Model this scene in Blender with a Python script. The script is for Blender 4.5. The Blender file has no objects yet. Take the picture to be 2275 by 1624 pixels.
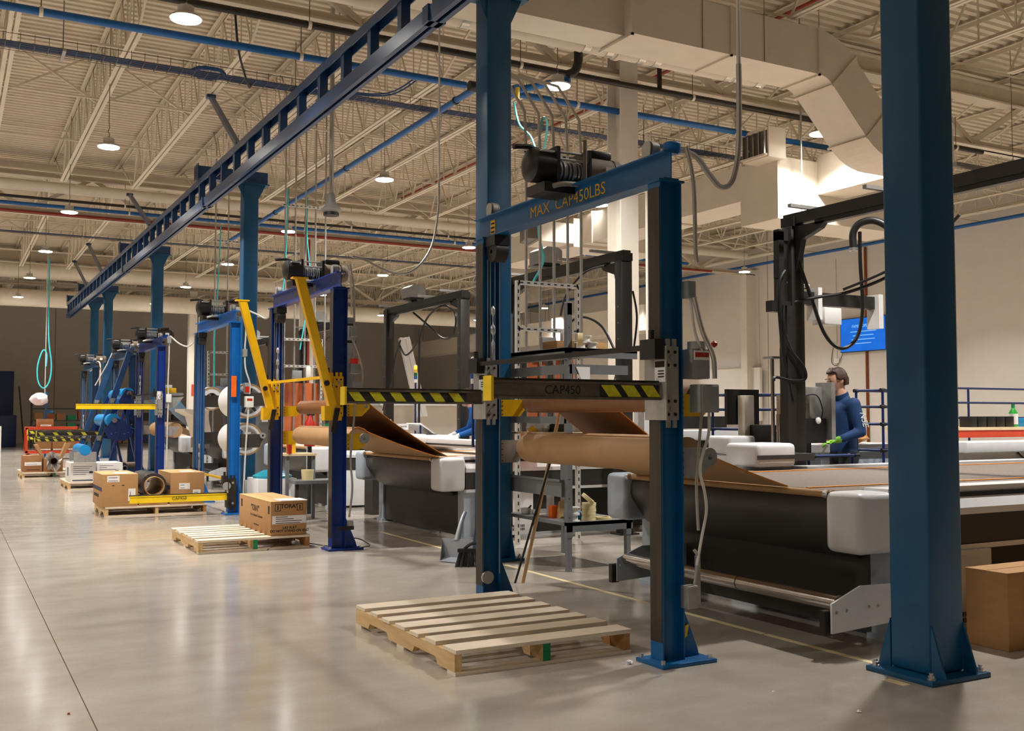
import bpy, bmesh, math, random
from mathutils import Vector, Matrix
random.seed(7)
PI = math.pi
SC = bpy.context.scene
COL = SC.collection

# ------------------------------------------------------------------ camera, world, lights, exposure
cam_d = bpy.data.cameras.new('camera'); cam = bpy.data.objects.new('camera', cam_d); COL.objects.link(cam)
cam_d.sensor_width = 36.0; cam_d.lens = 36.08; cam_d.clip_end = 300
cam.location = (0, 0, 1.30)
cam.rotation_euler = (math.radians(90 + 2.837), 0, math.radians(-28.84))
SC.camera = cam
w = bpy.data.worlds.new('world'); SC.world = w; w.use_nodes = True
w.node_tree.nodes['Background'].inputs[0].default_value = (0.8, 0.85, 1, 1)
w.node_tree.nodes['Background'].inputs[1].default_value = 0.02
SC.view_settings.view_transform = 'Standard'; SC.view_settings.look = 'None'
SC.view_settings.gamma = 1.0; SC.view_settings.use_curve_mapping = False
SC.view_settings.exposure = 0.3
LAMP_W = 135.0            # watts of one high-bay lamp
LAMP_RGB = (1.0, 0.975, 0.94)
SC.cycles.max_bounces = 8; SC.cycles.diffuse_bounces = 4; SC.cycles.glossy_bounces = 3
SC.cycles.caustics_reflective = False; SC.cycles.caustics_refractive = False
SC.cycles.sample_clamp_indirect = 6.0

# ------------------------------------------------------------------ materials
def lin(c):
    out = []
    for v in c[:3]:
        v = v / 255.0
        out.append(v / 12.92 if v <= 0.04045 else ((v + 0.055) / 1.055) ** 2.4)
    return tuple(out) + (1.0,)
MATS = {}
def mat(key, rgb, rough=0.5, metal=0.0, var=0.10, scale=8.0, bump=0.0, stretch=(1, 1, 1), rgb2=None, spec=0.5,
        emit=0.0, trans=0.0, rvar=0.08, bscale=None, sharp=0.0):
    m = bpy.data.materials.new(key); m.use_nodes = True
    nt = m.node_tree; N = nt.nodes; Lk = nt.links
    b = N['Principled BSDF']
    tc = N.new('ShaderNodeTexCoord'); mp = N.new('ShaderNodeMapping')
    mp.inputs['Scale'].default_value = stretch
    Lk.new(tc.outputs['Object'], mp.inputs['Vector'])
    nz = N.new('ShaderNodeTexNoise'); nz.inputs['Scale'].default_value = scale
    nz.inputs['Detail'].default_value = 4; nz.inputs['Roughness'].default_value = 0.6
    Lk.new(mp.outputs[0], nz.inputs['Vector'])
    cr = N.new('ShaderNodeValToRGB')
    cr.color_ramp.elements[0].position = 0.3 + sharp; cr.color_ramp.elements[1].position = 0.7 - sharp
    c = lin(rgb)
    if rgb2 is None:
        d = tuple(max(0.0, v * (1 - var)) for v in c[:3]) + (1,)
        e = tuple(min(1.0, v * (1 + var)) for v in c[:3]) + (1,)
    else:
        d = c; e = lin(rgb2)
    cr.color_ramp.elements[0].color = d; cr.color_ramp.elements[1].color = e
    Lk.new(nz.outputs['Fac'], cr.inputs['Fac']); Lk.new(cr.outputs['Color'], b.inputs['Base Color'])
    mr = N.new('ShaderNodeMapRange'); mr.inputs['To Min'].default_value = max(0.02, rough - rvar)
    mr.inputs['To Max'].default_value = min(1.0, rough + rvar)
    Lk.new(nz.outputs['Fac'], mr.inputs['Value']); Lk.new(mr.outputs[0], b.inputs['Roughness'])
    b.inputs['Metallic'].default_value = metal
    b.inputs['Specular IOR Level'].default_value = spec
    if trans: b.inputs['Transmission Weight'].default_value = trans
    if emit:
        b.inputs['Emission Color'].default_value = c; b.inputs['Emission Strength'].default_value = emit
    if bump:
        n2 = N.new('ShaderNodeTexNoise'); n2.inputs['Scale'].default_value = bscale or scale * 3
        n2.inputs['Detail'].default_value = 3
        Lk.new(mp.outputs[0], n2.inputs['Vector'])
        bp = N.new('ShaderNodeBump'); bp.inputs['Strength'].default_value = bump; bp.inputs['Distance'].default_value = 0.01
        Lk.new(n2.outputs['Fac'], bp.inputs['Height']); Lk.new(bp.outputs['Normal'], b.inputs['Normal'])
    MATS[key] = m
    return m

mat('roof_paint', (214, 202, 182), 0.6, var=0.05, scale=3)
mat('deck_paint', (206, 193, 172), 0.6, var=0.06, scale=2)
mat('duct_paint', (214, 203, 186), 0.6, var=0.04, scale=3)
mat('wall_paint', (222, 214, 204), 0.75, var=0.03, scale=2, bump=0.05)
mat('panel_joint', (150, 140, 128), 0.8)
mat('column_white', (224, 216, 203), 0.5, var=0.03)
mat('pipe_blue', (12, 92, 160), 0.4, var=0.08)
mat('pipe_black', (38, 33, 28), 0.5)
mat('pipe_red', (140, 45, 22), 0.5)
mat('pipe_white', (222, 212, 196), 0.5, var=0.04)
mat('copper', (150, 78, 40), 0.4, metal=0.6)
mat('alu_band', (190, 186, 176), 0.25, metal=0.9)
mat('crane_blue', (8, 82, 124), 0.38, var=0.08, scale=3, rgb2=(8, 72, 110))
mat('runway_navy', (30, 62, 104), 0.3, var=0.1, scale=2)
mat('lift_blue', (4, 88, 142), 0.38, var=0.1, scale=4)
mat('lift_royal', (16, 50, 128), 0.3, var=0.1, scale=4)
mat('lift_steelblue', (34, 70, 112), 0.4, var=0.1, scale=4)
mat('lift_azure', (6, 104, 184), 0.38, var=0.1, scale=4)
mat('navy_paint', (14, 40, 96), 0.4, var=0.1)
mat('bare_steel', (74, 66, 58), 0.45, metal=0.55, var=0.3, scale=14, stretch=(1, 1, .15))
mat('fork_steel', (104, 97, 88), 0.45, metal=0.35, var=0.25, scale=12)
mat('dark_steel', (52, 47, 43), 0.42, metal=0.5, var=0.3, scale=10)
mat('galv', (172, 170, 166), 0.42, metal=0.55, var=0.12, scale=20)
mat('chrome', (196, 192, 188), 0.18, metal=1.0, var=0.05)
mat('zinc', (200, 198, 194), 0.3, metal=0.8, var=0.1)
mat('cable_steel', (186, 190, 194), 0.35, metal=0.8)
mat('black_plastic', (26, 25, 24), 0.45, var=0.2)
mat('black_paint', (40, 37, 34), 0.42, var=0.12)
mat('winch_black', (30, 27, 24), 0.4, var=0.25, scale=10)
mat('winch_dust', (112, 98, 82), 0.7, var=0.2, scale=6)
mat('charcoal_panel', (52, 48, 43), 0.55, var=0.08)
mat('anthracite', (64, 62, 60), 0.4, var=0.08)
mat('table_white', (222, 222, 222), 0.35, var=0.03)
mat('table_grey', (168, 180, 192), 0.4, var=0.05)
mat('belt_grey', (118, 106, 96), 0.8, var=0.25, scale=60, bump=0.4, bscale=140)
mat('belt_pale', (196, 176, 158), 0.75, var=0.08, scale=6)
mat('kraft', (176, 138, 96), 0.7, var=0.08, scale=5, bump=0.12, bscale=40)
mat('kraft_inner', (128, 84, 46), 0.55, var=0.12, scale=3, stretch=(1, 6, 1))
mat('orange_edge', (232, 146, 40), 0.5, var=0.08)
mat('yellow_paint', (228, 178, 4), 0.4, var=0.07, scale=10)
mat('yellow_bright', (236, 200, 20), 0.4, var=0.07, scale=10)
mat('hazard_yellow', (206, 200, 36), 0.55, var=0.16, scale=40)
mat('tape_black', (34, 32, 30), 0.6, var=0.2)
mat('stencil_yellow', (204, 158, 20), 0.6, var=0.15, scale=30)
mat('stencil_black', (28, 26, 24), 0.7)
mat('stencil_pale', (150, 140, 110), 0.7)
mat('wood', (226, 206, 172), 0.65, var=0.0, rgb2=(206, 176, 128), scale=3, stretch=(1.2, 22, 8), bump=0.15)
mat('wood_x', (230, 216, 196), 0.65, var=0.0, rgb2=(212, 192, 164), scale=3, stretch=(1.2, 26, 8), bump=0.15)
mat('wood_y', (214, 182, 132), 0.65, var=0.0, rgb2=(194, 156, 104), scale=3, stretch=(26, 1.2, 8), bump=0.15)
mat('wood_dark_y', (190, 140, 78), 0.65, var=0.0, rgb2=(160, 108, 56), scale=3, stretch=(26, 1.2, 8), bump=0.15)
mat('cardboard', (176, 132, 84), 0.75, var=0.06, scale=7, stretch=(1, 1, 3))
mat('cardboard_light', (206, 162, 108), 0.75, var=0.05, scale=7)
mat('cardboard_dark', (140, 98, 56), 0.75, var=0.08, scale=7)
mat('carton_white', (224, 220, 216), 0.6, var=0.03)
mat('carton_brown', (150, 104, 62), 0.75, var=0.08)
mat('paper', (232, 230, 228), 0.6, var=0.02)
mat('ink', (44, 34, 28), 0.8)
mat('ink_blue', (60, 62, 84), 0.8)
mat('green_paint', (0, 124, 74), 0.6, var=0.1, scale=40)
mat('conduit', (176, 172, 166), 0.35, metal=0.6, var=0.08)
mat('conduit_white', (210, 205, 198), 0.4, var=0.05)
mat('box_grey', (150, 152, 150), 0.5, metal=0.3, var=0.08)
mat('strut_white', (212, 208, 200), 0.4, metal=0.3, var=0.05)
mat('teal', (70, 196, 204), 0.4)
mat('rubber', (18, 17, 17), 0.4, var=0.2)
mat('wire_blue', (24, 66, 120), 0.5, var=0.2)
mat('wire_steel', (112, 106, 94), 0.5, metal=0.4)
mat('bench_grey', (110, 112, 114), 0.45, var=0.08)
mat('tape_cream', (230, 212, 160), 0.6, var=0.05)
mat('white_plastic', (230, 228, 224), 0.4, var=0.02)
mat('copper_board', (206, 110, 62), 0.5, var=0.15, scale=4)
mat('red_paint', (190, 36, 20), 0.4)
mat('red_orange', (206, 66, 30), 0.45)
mat('orange_tape', (240, 104, 10), 0.5)
mat('bin_blue', (24, 44, 86), 0.5)
mat('film_blue', (30, 146, 214), 0.3, var=0.05)
mat('bag_white', (224, 224, 230), 0.35, var=0.05, bump=0.5, scale=20)
mat('foil', (196, 186, 178), 0.3, metal=0.5, var=0.2, scale=8, bump=0.6, bscale=20)
mat('core_dark', (48, 38, 30), 0.6)
mat('carbon_roll', (58, 52, 54), 0.28, var=0.1)
mat('core_tan', (176, 138, 92), 0.6)
mat('skin', (214, 164, 138), 0.5, var=0.05)
mat('hair', (64, 38, 24), 0.5, var=0.25, scale=30, stretch=(1, 1, .2))
mat('shirt_blue', (12, 56, 104), 0.75, var=0.12, scale=6)
mat('jacket_blue', (10, 96, 176), 0.7, var=0.12, scale=6)
mat('trousers', (42, 39, 37), 0.8, var=0.15)
mat('glove_green', (142, 214, 66), 0.55)
mat('screen_blue', (10, 92, 190), 0.3, emit=0.9, var=0.25, scale=1.5, rgb2=(0, 40, 130))
mat('screen_text', (130, 190, 235), 0.4, emit=0.7)
mat('lamp_lens', (255, 252, 246), 0.4, emit=36.0, var=0.0)
mat('lamp_body', (196, 190, 180), 0.5)
mat('glow_orange', (255, 140, 40), 0.3, emit=3.0)
mat('glow_yellow', (255, 200, 90), 0.3, emit=3.5)
mat('glow_green', (120, 255, 190), 0.3, emit=3.0)
mat('lens_red', (170, 40, 20), 0.3, emit=0.15)
mat('lens_green', (10, 110, 60), 0.3)
mat('lens_blue', (10, 90, 160), 0.3)
mat('dustpan_grey', (176, 182, 190), 0.3, var=0.05, metal=0.2)
mat('bristle', (64, 62, 58), 0.8, var=0.4, scale=60)
mat('bottle_green', (60, 170, 70), 0.2, var=0.1)
mat('tan_bag', (214, 158, 84), 0.6, bump=0.4, var=0.08)
mat('cup_red', (170, 40, 30), 0.4)
mat('yellow_item', (240, 186, 20), 0.45)
mat('tarp_teal', (20, 150, 176), 0.3, bump=0.5)
mat('dark_store', (52, 46, 44), 0.6)
mat('amber', (224, 176, 60), 0.4)

def floor_material():
    m = bpy.data.materials.new('polished_concrete'); m.use_nodes = True
    nt = m.node_tree; N = nt.nodes; Lk = nt.links; b = N['Principled BSDF']
    tc = N.new('ShaderNodeTexCoord')
    geo = N.new('ShaderNodeNewGeometry')
    def noise(scale, detail, stretch=(1, 1, 1), rough=0.6):
        mp = N.new('ShaderNodeMapping'); mp.inputs['Scale'].default_value = stretch
        Lk.new(geo.outputs['Position'], mp.inputs['Vector'])
        n = N.new('ShaderNodeTexNoise'); n.inputs['Scale'].default_value = scale; n.inputs['Detail'].default_value = detail
        n.inputs['Roughness'].default_value = rough
        Lk.new(mp.outputs[0], n.inputs['Vector']); return n
    n1 = noise(0.55, 5, (1, 1, 1)); n2 = noise(2.2, 6, (1.0, 1.7, 1)); n3 = noise(60, 2)
    r1 = N.new('ShaderNodeValToRGB'); r1.color_ramp.elements[0].position = 0.34; r1.color_ramp.elements[1].position = 0.66
    r1.color_ramp.elements[0].color = lin((160, 150, 137)); r1.color_ramp.elements[1].color = lin((186, 176, 163))
    Lk.new(n1.outputs['Fac'], r1.inputs['Fac'])
    r2 = N.new('ShaderNodeValToRGB'); r2.color_ramp.elements[0].position = 0.35; r2.color_ramp.elements[1].position = 0.65
    r2.color_ramp.elements[0].color = lin((168, 157, 143)); r2.color_ramp.elements[1].color = lin((188, 180, 168))
    Lk.new(n2.outputs['Fac'], r2.inputs['Fac'])
    mx = N.new('ShaderNodeMix'); mx.data_type = 'RGBA'; mx.inputs['Factor'].default_value = 0.5
    Lk.new(r1.outputs['Color'], mx.inputs['A']); Lk.new(r2.outputs['Color'], mx.inputs['B'])
    r3 = N.new('ShaderNodeMapRange'); r3.inputs['To Min'].default_value = 0.9; r3.inputs['To Max'].default_value = 1.06
    Lk.new(n3.outputs['Fac'], r3.inputs['Value'])
    m2 = N.new('ShaderNodeMix'); m2.data_type = 'RGBA'; m2.blend_type = 'MULTIPLY'; m2.inputs['Factor'].default_value = 1.0
    Lk.new(mx.outputs['Result'], m2.inputs['A']); Lk.new(r3.outputs[0], m2.inputs['B'])
    Lk.new(m2.outputs['Result'], b.inputs['Base Color'])
    rr = N.new('ShaderNodeMapRange'); rr.inputs['To Min'].default_value = 0.09; rr.inputs['To Max'].default_value = 0.21
    Lk.new(n2.outputs['Fac'], rr.inputs['Value']); Lk.new(rr.outputs[0], b.inputs['Roughness'])
    bp = N.new('ShaderNodeBump'); bp.inputs['Strength'].default_value = 0.03; bp.inputs['Distance'].default_value = 0.01
    Lk.new(n2.outputs['Fac'], bp.inputs['Height']); Lk.new(bp.outputs['Normal'], b.inputs['Normal'])
    b.inputs['Specular IOR Level'].default_value = 0.45
    MATS['polished_concrete'] = m
floor_material()

# ------------------------------------------------------------------ mesh builder
def tag(o, label=None, cat=None, group=None, kind=None):
    if label: o['label'] = label
    if cat: o['category'] = cat
    if group: o['group'] = group
    if kind: o['kind'] = kind
    return o

def thing(name, label, cat, loc=(0, 0, 0), group=None, kind=None, rz=0.0):
    o = bpy.data.objects.new(name, None); COL.objects.link(o)
    o.location = loc; o.rotation_euler = (0, 0, rz); o.empty_display_size = 0.1
    return tag(o, label, cat, group, kind)

def wloc(o):
    v = Vector((0, 0, 0))
    while o is not None:
        v += Vector(o.location); o = o.parent
    return v

class M:
    def __init__(s): s.v = []; s.f = []
    def add(s, vs, fs):
        n = len(s.v); s.v += [tuple(v) for v in vs]; s.f += [tuple(i + n for i in f) for f in fs]; return s
    def box(s, x0, x1, y0, y1, z0, z1):
        if x0 > x1: x0, x1 = x1, x0
        if y0 > y1: y0, y1 = y1, y0
        if z0 > z1: z0, z1 = z1, z0
        return s.add([(x0,y0,z0),(x1,y0,z0),(x1,y1,z0),(x0,y1,z0),(x0,y0,z1),(x1,y0,z1),(x1,y1,z1),(x0,y1,z1)],
                     [(0,3,2,1),(4,5,6,7),(0,1,5,4),(1,2,6,5),(2,3,7,6),(3,0,4,7)])
    def beam(s, p, q, a, b, up=(0, 0, 1)):
        """box from p to q, a wide sideways, b deep along up"""
        p = Vector(p); q = Vector(q); d = (q - p).normalized(); u = Vector(up)
        sd = d.cross(u)
        if sd.length < 1e-4: sd = d.cross(Vector((1, 0, 0)))
        sd.normalize(); u = sd.cross(d).normalized()
        vs = []
        for e in (p, q):
            for i, j in ((-1, -1), (1, -1), (1, 1), (-1, 1)): vs.append(e + sd * (a / 2 * i) + u * (b / 2 * j))
        return s.add(vs, [(0,3,2,1),(4,5,6,7),(0,1,5,4),(1,2,6,5),(2,3,7,6),(3,0,4,7)])
    def cyl(s, p, q, r, n=14, r2=None, cap=True):
        p = Vector(p); q = Vector(q); d = (q - p).normalized()
        a = d.orthogonal().normalized(); b = d.cross(a); r2 = r if r2 is None else r2
        vs = []
        for e, rr in ((p, r), (q, r2)):
            for i in range(n):
                t = 2 * PI * i / n; vs.append(e + a * (rr * math.cos(t)) + b * (rr * math.sin(t)))
        fs = [(i, (i + 1) % n, n + (i + 1) % n, n + i) for i in range(n)]
        if cap: fs += [tuple(range(n - 1, -1, -1)), tuple(range(n, 2 * n))]
        return s.add(vs, fs)
    def ring(s, p, q, r, ri, n=24):
        p = Vector(p); q = Vector(q); d = (q - p).normalized()
        a = d.orthogonal().normalized(); b = d.cross(a); vs = []
        for e in (p, q):
            for rr in (r, ri):
                for i in range(n):
                    t = 2 * PI * i / n; vs.append(e + a * (rr * math.cos(t)) + b * (rr * math.sin(t)))
        fs = []
        for i in range(n):
            j = (i + 1) % n
            fs += [(i, j, 2*n+j, 2*n+i), (n+j, n+i, 3*n+i, 3*n+j), (j, i, n+i, n+j), (2*n+i, 2*n+j, 3*n+j, 3*n+i)]
        return s.add(vs, fs)
    def tube(s, pts, r, n=8, smooth_pts=0):
        pts = [Vector(p) for p in pts]
        if smooth_pts: pts = spline(pts, smooth_pts)
        rings = []; prev = None; m = len(pts)
        for i, p in enumerate(pts):
            d = (pts[min(i + 1, m - 1)] - pts[max(i - 1, 0)]).normalized()
            if prev is None: a = d.orthogonal().normalized()
            else:
                a = prev - d * prev.dot(d)
                a = a.normalized() if a.length > 1e-5 else d.orthogonal().normalized()
            prev = a; b = d.cross(a)
            rr = r(i / (m - 1)) if callable(r) else r
            rings.append([p + a * (rr * math.cos(2*PI*k/n)) + b * (rr * math.sin(2*PI*k/n)) for k in range(n)])
        vs = [v for R in rings for v in R]; fs = []
        for i in range(m - 1):
            for k in range(n):
                k2 = (k + 1) % n; fs.append((i*n+k, i*n+k2, (i+1)*n+k2, (i+1)*n+k))
        fs += [tuple(range(n - 1, -1, -1)), tuple(range((m-1)*n, m*n))]
        return s.add(vs, fs)
    def prism(s, poly, axis, a, b):
        """poly of 2d points; axis 'x': (y,z), 'y': (x,z), 'z': (x,y)"""
        n = len(poly); vs = []
        for e in (a, b):
            for u, v in poly:
                vs.append({'x': (e, u, v), 'y': (u, e, v), 'z': (u, v, e)}[axis])
        fs = [(i, (i + 1) % n, n + (i + 1) % n, n + i) for i in range(n)] + [tuple(range(n - 1, -1, -1)), tuple(range(n, 2 * n))]
        return s.add(vs, fs)
    def lathe(s, c, prof, n=20, axis='z'):
        c = Vector(c); vs = []
        for r, h in prof:
            for i in range(n):
                t = 2 * PI * i / n; x, y = r * math.cos(t), r * math.sin(t)
                vs.append(c + Vector({'z': (x, y, h), 'y': (x, h, y), 'x': (h, x, y)}[axis]))
        m = len(prof); fs = []
        for i in range(m - 1):
            for k in range(n):
                k2 = (k + 1) % n; fs.append((i*n+k, i*n+k2, (i+1)*n+k2, (i+1)*n+k))
        fs += [tuple(range(n - 1, -1, -1)), tuple(range((m-1)*n, m*n))]
        return s.add(vs, fs)
    def sheet(s, prof, y0, y1, t):
        """thin sheet: prof of (x,z) swept from y0 to y1 with thickness t"""
        n = len(prof); off = []
        for i in range(n):
            a = prof[max(i - 1, 0)]; b = prof[min(i + 1, n - 1)]
            dx, dz = b[0] - a[0], b[1] - a[1]; l = math.hypot(dx, dz) or 1
            off.append((prof[i][0] - dz / l * t, prof[i][1] + dx / l * t))
        poly = list(prof) + off[::-1]
        vs = [(u, y0, v) for u, v in poly] + [(u, y1, v) for u, v in poly]
        k = len(poly); fs = [(i, (i + 1) % k, k + (i + 1) % k, k + i) for i in range(k)]
        for i in range(n - 1):
            fs.append((i + 1, i, k - 1 - i, k - 2 - i)); fs.append((k + i, k + i + 1, 2*k - 2 - i, 2*k - 1 - i))
        return s.add(vs, fs)
    def o(s, name, m, parent=None, smooth=None, bev=0.0, seg=2, kind=None, label=None, local=False):
        me = bpy.data.meshes.new(name)
        if parent is None:
            xs = [v[0] for v in s.v]; ys = [v[1] for v in s.v]; zs = [v[2] for v in s.v]
            org = Vector(((min(xs)+max(xs))/2, (min(ys)+max(ys))/2, min(zs)))
        else: org = Vector((0, 0, 0)) if local else wloc(parent)
        me.from_pydata([tuple(Vector(v) - org) for v in s.v], [], s.f)
        bm = bmesh.new(); bm.from_mesh(me)
        bmesh.ops.recalc_face_normals(bm, faces=bm.faces)
        if bev:
            es = [e for e in bm.edges if len(e.link_faces) == 2 and e.calc_face_angle(0) > 0.5]
            bmesh.ops.bevel(bm, geom=es, offset=bev, segments=seg, affect='EDGES', profile=0.5)
        bm.to_mesh(me); bm.free()
        me.materials.append(MATS[m])
        ob = bpy.data.objects.new(name, me); COL.objects.link(ob)
        if parent is None: ob.location = org
        else: ob.parent = parent
        if smooth is None: smooth = bool(bev)
        if smooth: set_smooth(me)
        if kind: ob['kind'] = kind
        if label: ob['label'] = label
        return ob

def set_smooth(me, ang=0.7):
    bm = bmesh.new(); bm.from_mesh(me)
    for f in bm.faces: f.smooth = True
    for e in bm.edges:
        if len(e.link_faces) == 2 and e.calc_face_angle(0) > ang: e.smooth = False
    bm.to_mesh(me); bm.free()

def spline(pts, k):
    out = []; n = len(pts)
    for i in range(n - 1):
        p0, p1, p2, p3 = pts[max(i-1, 0)], pts[i], pts[i+1], pts[min(i+2, n-1)]
        for j in range(k):
            t = j / k
            out.append(0.5 * ((2*p1) + (p2-p0)*t + (2*p0-5*p1+4*p2-p3)*t*t + (3*p1-p0-3*p2+p3)*t**3))
    out.append(pts[-1]); return out

def inst(src, parent, loc=None, name=None):
    c = src.copy(); COL.objects.link(c); c.parent = parent
    if name: c.name = name
    if loc is not None: c.location = loc
    return c

def dup(root, loc, label=None, rz=None, group=None):
    r = root.copy(); COL.objects.link(r); r.location = loc
    if rz is not None: r.rotation_euler = (0, 0, rz)
    if label: r['label'] = label
    if group: r['group'] = group
    for ch in list(root.children):
        c = ch.copy(); COL.objects.link(c); c.parent = r
        for g in list(ch.children):
            d = g.copy(); COL.objects.link(d); d.parent = c
    return r

def text(s, size, m, parent, pos, face, name='lettering', align='CENTER', sx=1.0, bold=0.0):
    """flat raised print. face: '-x' reads on a face looking to -x, '-y' on a face looking to -y, '+z' on top"""
    cu = bpy.data.curves.new('print', 'FONT'); cu.body = s; cu.size = size; cu.align_x = align; cu.align_y = 'CENTER'
    cu.extrude = 0.0006; cu.offset = bold; cu.resolution_u = 3
    tmp = bpy.data.objects.new('print', cu); COL.objects.link(tmp)
    dg = bpy.context.evaluated_depsgraph_get(); me = bpy.data.meshes.new_from_object(tmp.evaluated_get(dg))
    bpy.data.objects.remove(tmp)
    R = {'-x': Matrix(((0, 0, -1), (-1, 0, 0), (0, 1, 0))), '-y': Matrix(((1, 0, 0), (0, 0, -1), (0, 1, 0))),
         '+z': Matrix(((1, 0, 0), (0, 1, 0), (0, 0, 1)))}[face]
    p = Vector(pos) - wloc(parent)
    for v in me.vertices:
        c = Vector((v.co.x * sx, v.co.y, v.co.z)); v.co = R @ c + p
    me.materials.clear(); me.materials.append(MATS[m])
    ob = bpy.data.objects.new(name, me); COL.objects.link(ob); ob.parent = parent
    return ob

def ipoly(cx, cz, b, h, tf=0.008, tw=0.007):
    """I section outline in 2d: width b (u), height h (v)"""
    x, z = b / 2, h / 2
    return [(cx-x, cz-z), (cx+x, cz-z), (cx+x, cz-z+tf), (cx+tw/2, cz-z+tf), (cx+tw/2, cz+z-tf), (cx+x, cz+z-tf),
            (cx+x, cz+z), (cx-x, cz+z), (cx-x, cz+z-tf), (cx-tw/2, cz+z-tf), (cx-tw/2, cz-z+tf), (cx-x, cz-z+tf)]

# ------------------------------------------------------------------ room shell
XL, XR, YF, YB = -14.0, 24.2, -12.0, 56.0
ZD = 7.55
fl = M().box(XL, XR, YF, YB, -0.25, -0.02).o('floor', 'panel_joint'); fl['kind'] = 'structure'
xs = [XL, 0.58, 8.42, 16.3, XR]; ys = [YF, -3.0, YB]
for i in range(4):
    for j in range(2):
        M().box(xs[i] + .0025, xs[i+1] - .0025, ys[j] + .0025, ys[j+1] - .0025, -0.02, 0).o('slab', 'polished_concrete', fl)

def wall(name, x0, x1, y0, y1, z1=ZD + 0.6):
    o = M().box(x0, x1, y0, y1, 0, z1).o(name, 'wall_paint'); o['kind'] = 'structure'; return o
wr = wall('wall_right', XR, XR + .3, YF, YB)
wb = wall('wall_back', XL, XR, YB, YB + .3)
wl = wall('wall_left', XL - .3, XL, YF, YB)
wf = wall('wall_front', XL, XR, YF - .3, YF)
for k in range(9):                                    # tilt-up panel joints
    y = 4.0 + 7.35 * k
    if y < YB - 1: M().box(XR - .004, XR, y - .015, y + .015, 0, ZD).o('panel_joint', 'panel_joint', wr)
for k in range(5):
    x = -10 + 7.35 * k
    M().box(x - .02, x + .02, YB - .004, YB, 0, ZD).o('panel_joint', 'panel_joint', wb)
bb = M().box(XR - .05, XR, 26.45, 27.05, 0, 6.3).o('trim_1', 'wall_paint'); bb['kind'] = 'structure'
M().box(XR - .45, XR - .05, 26.6, 26.9, 0, 6.3).o('wall_column', 'column_white', bb)

# corrugated roof deck, ribs along x
prof = []; y = YF; p = 0.19
while y < YB:
    prof += [(y, ZD), (y + .095, ZD), (y + .11, ZD + .045), (y + .175, ZD + .045)]; y += p
d = M(); n = len(prof)
vs = [(XL, a, b) for a, b in prof] + [(XR, a, b) for a, b in prof]
d.add(vs, [(i, i + 1, n + i + 1, n + i) for i in range(n - 1)])
deck = d.o('ceiling', 'deck_paint'); deck['kind'] = 'structure'
M().box(XL, XR, YF, YB, ZD + .06, ZD + .2).o('roof_slab', 'deck_paint', deck)

# roof girders along x at the column lines
GY = [-2.75, 12.0, 26.75, 41.4]
ZB, ZT = 6.12, 7.28
for gi, gy in enumerate(GY):
    g = thing('roof_girder', ['painted steel roof girder nearest the camera, mostly out of frame',
                              'painted steel roof girder carrying the black and blue pipes overhead',
                              'painted steel roof girder with red and blue pipes along its bottom chord',
                              'farthest painted steel roof girder near the dark back wall'][gi], 'girder', (0, gy, ZB), kind='structure')
    M().prism(ipoly(gy, ZT - .1, .26, .34, .03, .02), 'x', XL, XR).o('top_chord', 'roof_paint', g)
    M().box(XL, XR, gy - .15, gy - .01, ZB, ZB + .03).box(XL, XR, gy - .03, gy - .01, ZB, ZB + .15).o('bottom_chord', 'roof_paint', g)
    M().box(XL, XR, gy + .01, gy + .15, ZB, ZB + .03).box(XL, XR, gy + .01, gy + .03, ZB, ZB + .15).o('bottom_chord', 'roof_paint', g)
    x = -1.35; k = 0; src = None
    mA = M().beam((0, gy, ZB + .1), (1.45, gy, ZT - .2), .09, .09, (0, 1, 0))
    mB = M().beam((0, gy, ZT - .2), (1.45, gy, ZB + .1), .09, .09, (0, 1, 0))
    sA = mA.o('diagonal', 'roof_paint', g); sB = mB.o('diagonal', 'roof_paint', g)
    sA.location.x = x; sB.location.x = x + 1.45; x += 2.9
    while x < XR - 1.4:
        inst(sA, g, (x, 0, 0)); 
        if x + 1.45 < XR - 1.4: inst(sB, g, (x + 1.45, 0, 0))
        x += 2.9

# open-web joists along y
BAY = [(-2.75, 12.0), (12.0, 26.75), (26.75, 41.4), (41.4, 56.0)]
ZJB, ZJT = 6.5, 7.5
def joist(y0, y1):
    L = y1 - y0; e = 2.2
    t = M(); t.box(-.065, -.012, y0, y1, ZJT, ZJT + .006).box(-.018, -.012, y0, y1, ZJT - .055, ZJT)
    t.box(.012, .065, y0, y1, ZJT, ZJT + .006).box(.012, .018, y0, y1, ZJT - .055, ZJT)
    b = M(); b.box(-.07, -.012, y0 + e, y1 - e, ZJB - .006, ZJB).box(-.018, -.012, y0 + e, y1 - e, ZJB, ZJB + .06)
    b.box(.012, .07, y0 + e, y1 - e, ZJB - .006, ZJB).box(.012, .018, y0 + e, y1 - e, ZJB, ZJB + .06)
    wv = M(); nn = 9; st = (L - 2 * e) / nn
    wv.beam((0, y0 + .15, ZJT - .03), (0, y0 + e, ZJB + .03), .03, .03)
    wv.beam((0, y1 - .15, ZJT - .03), (0, y1 - e, ZJB + .03), .03, .03)
    for i in range(nn):
        a = y0 + e + i * st
        wv.beam((0, a, ZJB + .03), (0, a + st / 2, ZJT - .03), .026, .03)
        wv.beam((0, a + st / 2, ZJT - .03), (0, a + st, ZJB + .03), .026, .03)
        wv.beam((0, a + st / 2, ZJB + .03), (0, a + st / 2, ZJT - .03), .02, .02)
        wv.beam((0, a, ZJB + .03), (0, a, ZJT - .03), .02, .02)
    return t, b, wv
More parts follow.
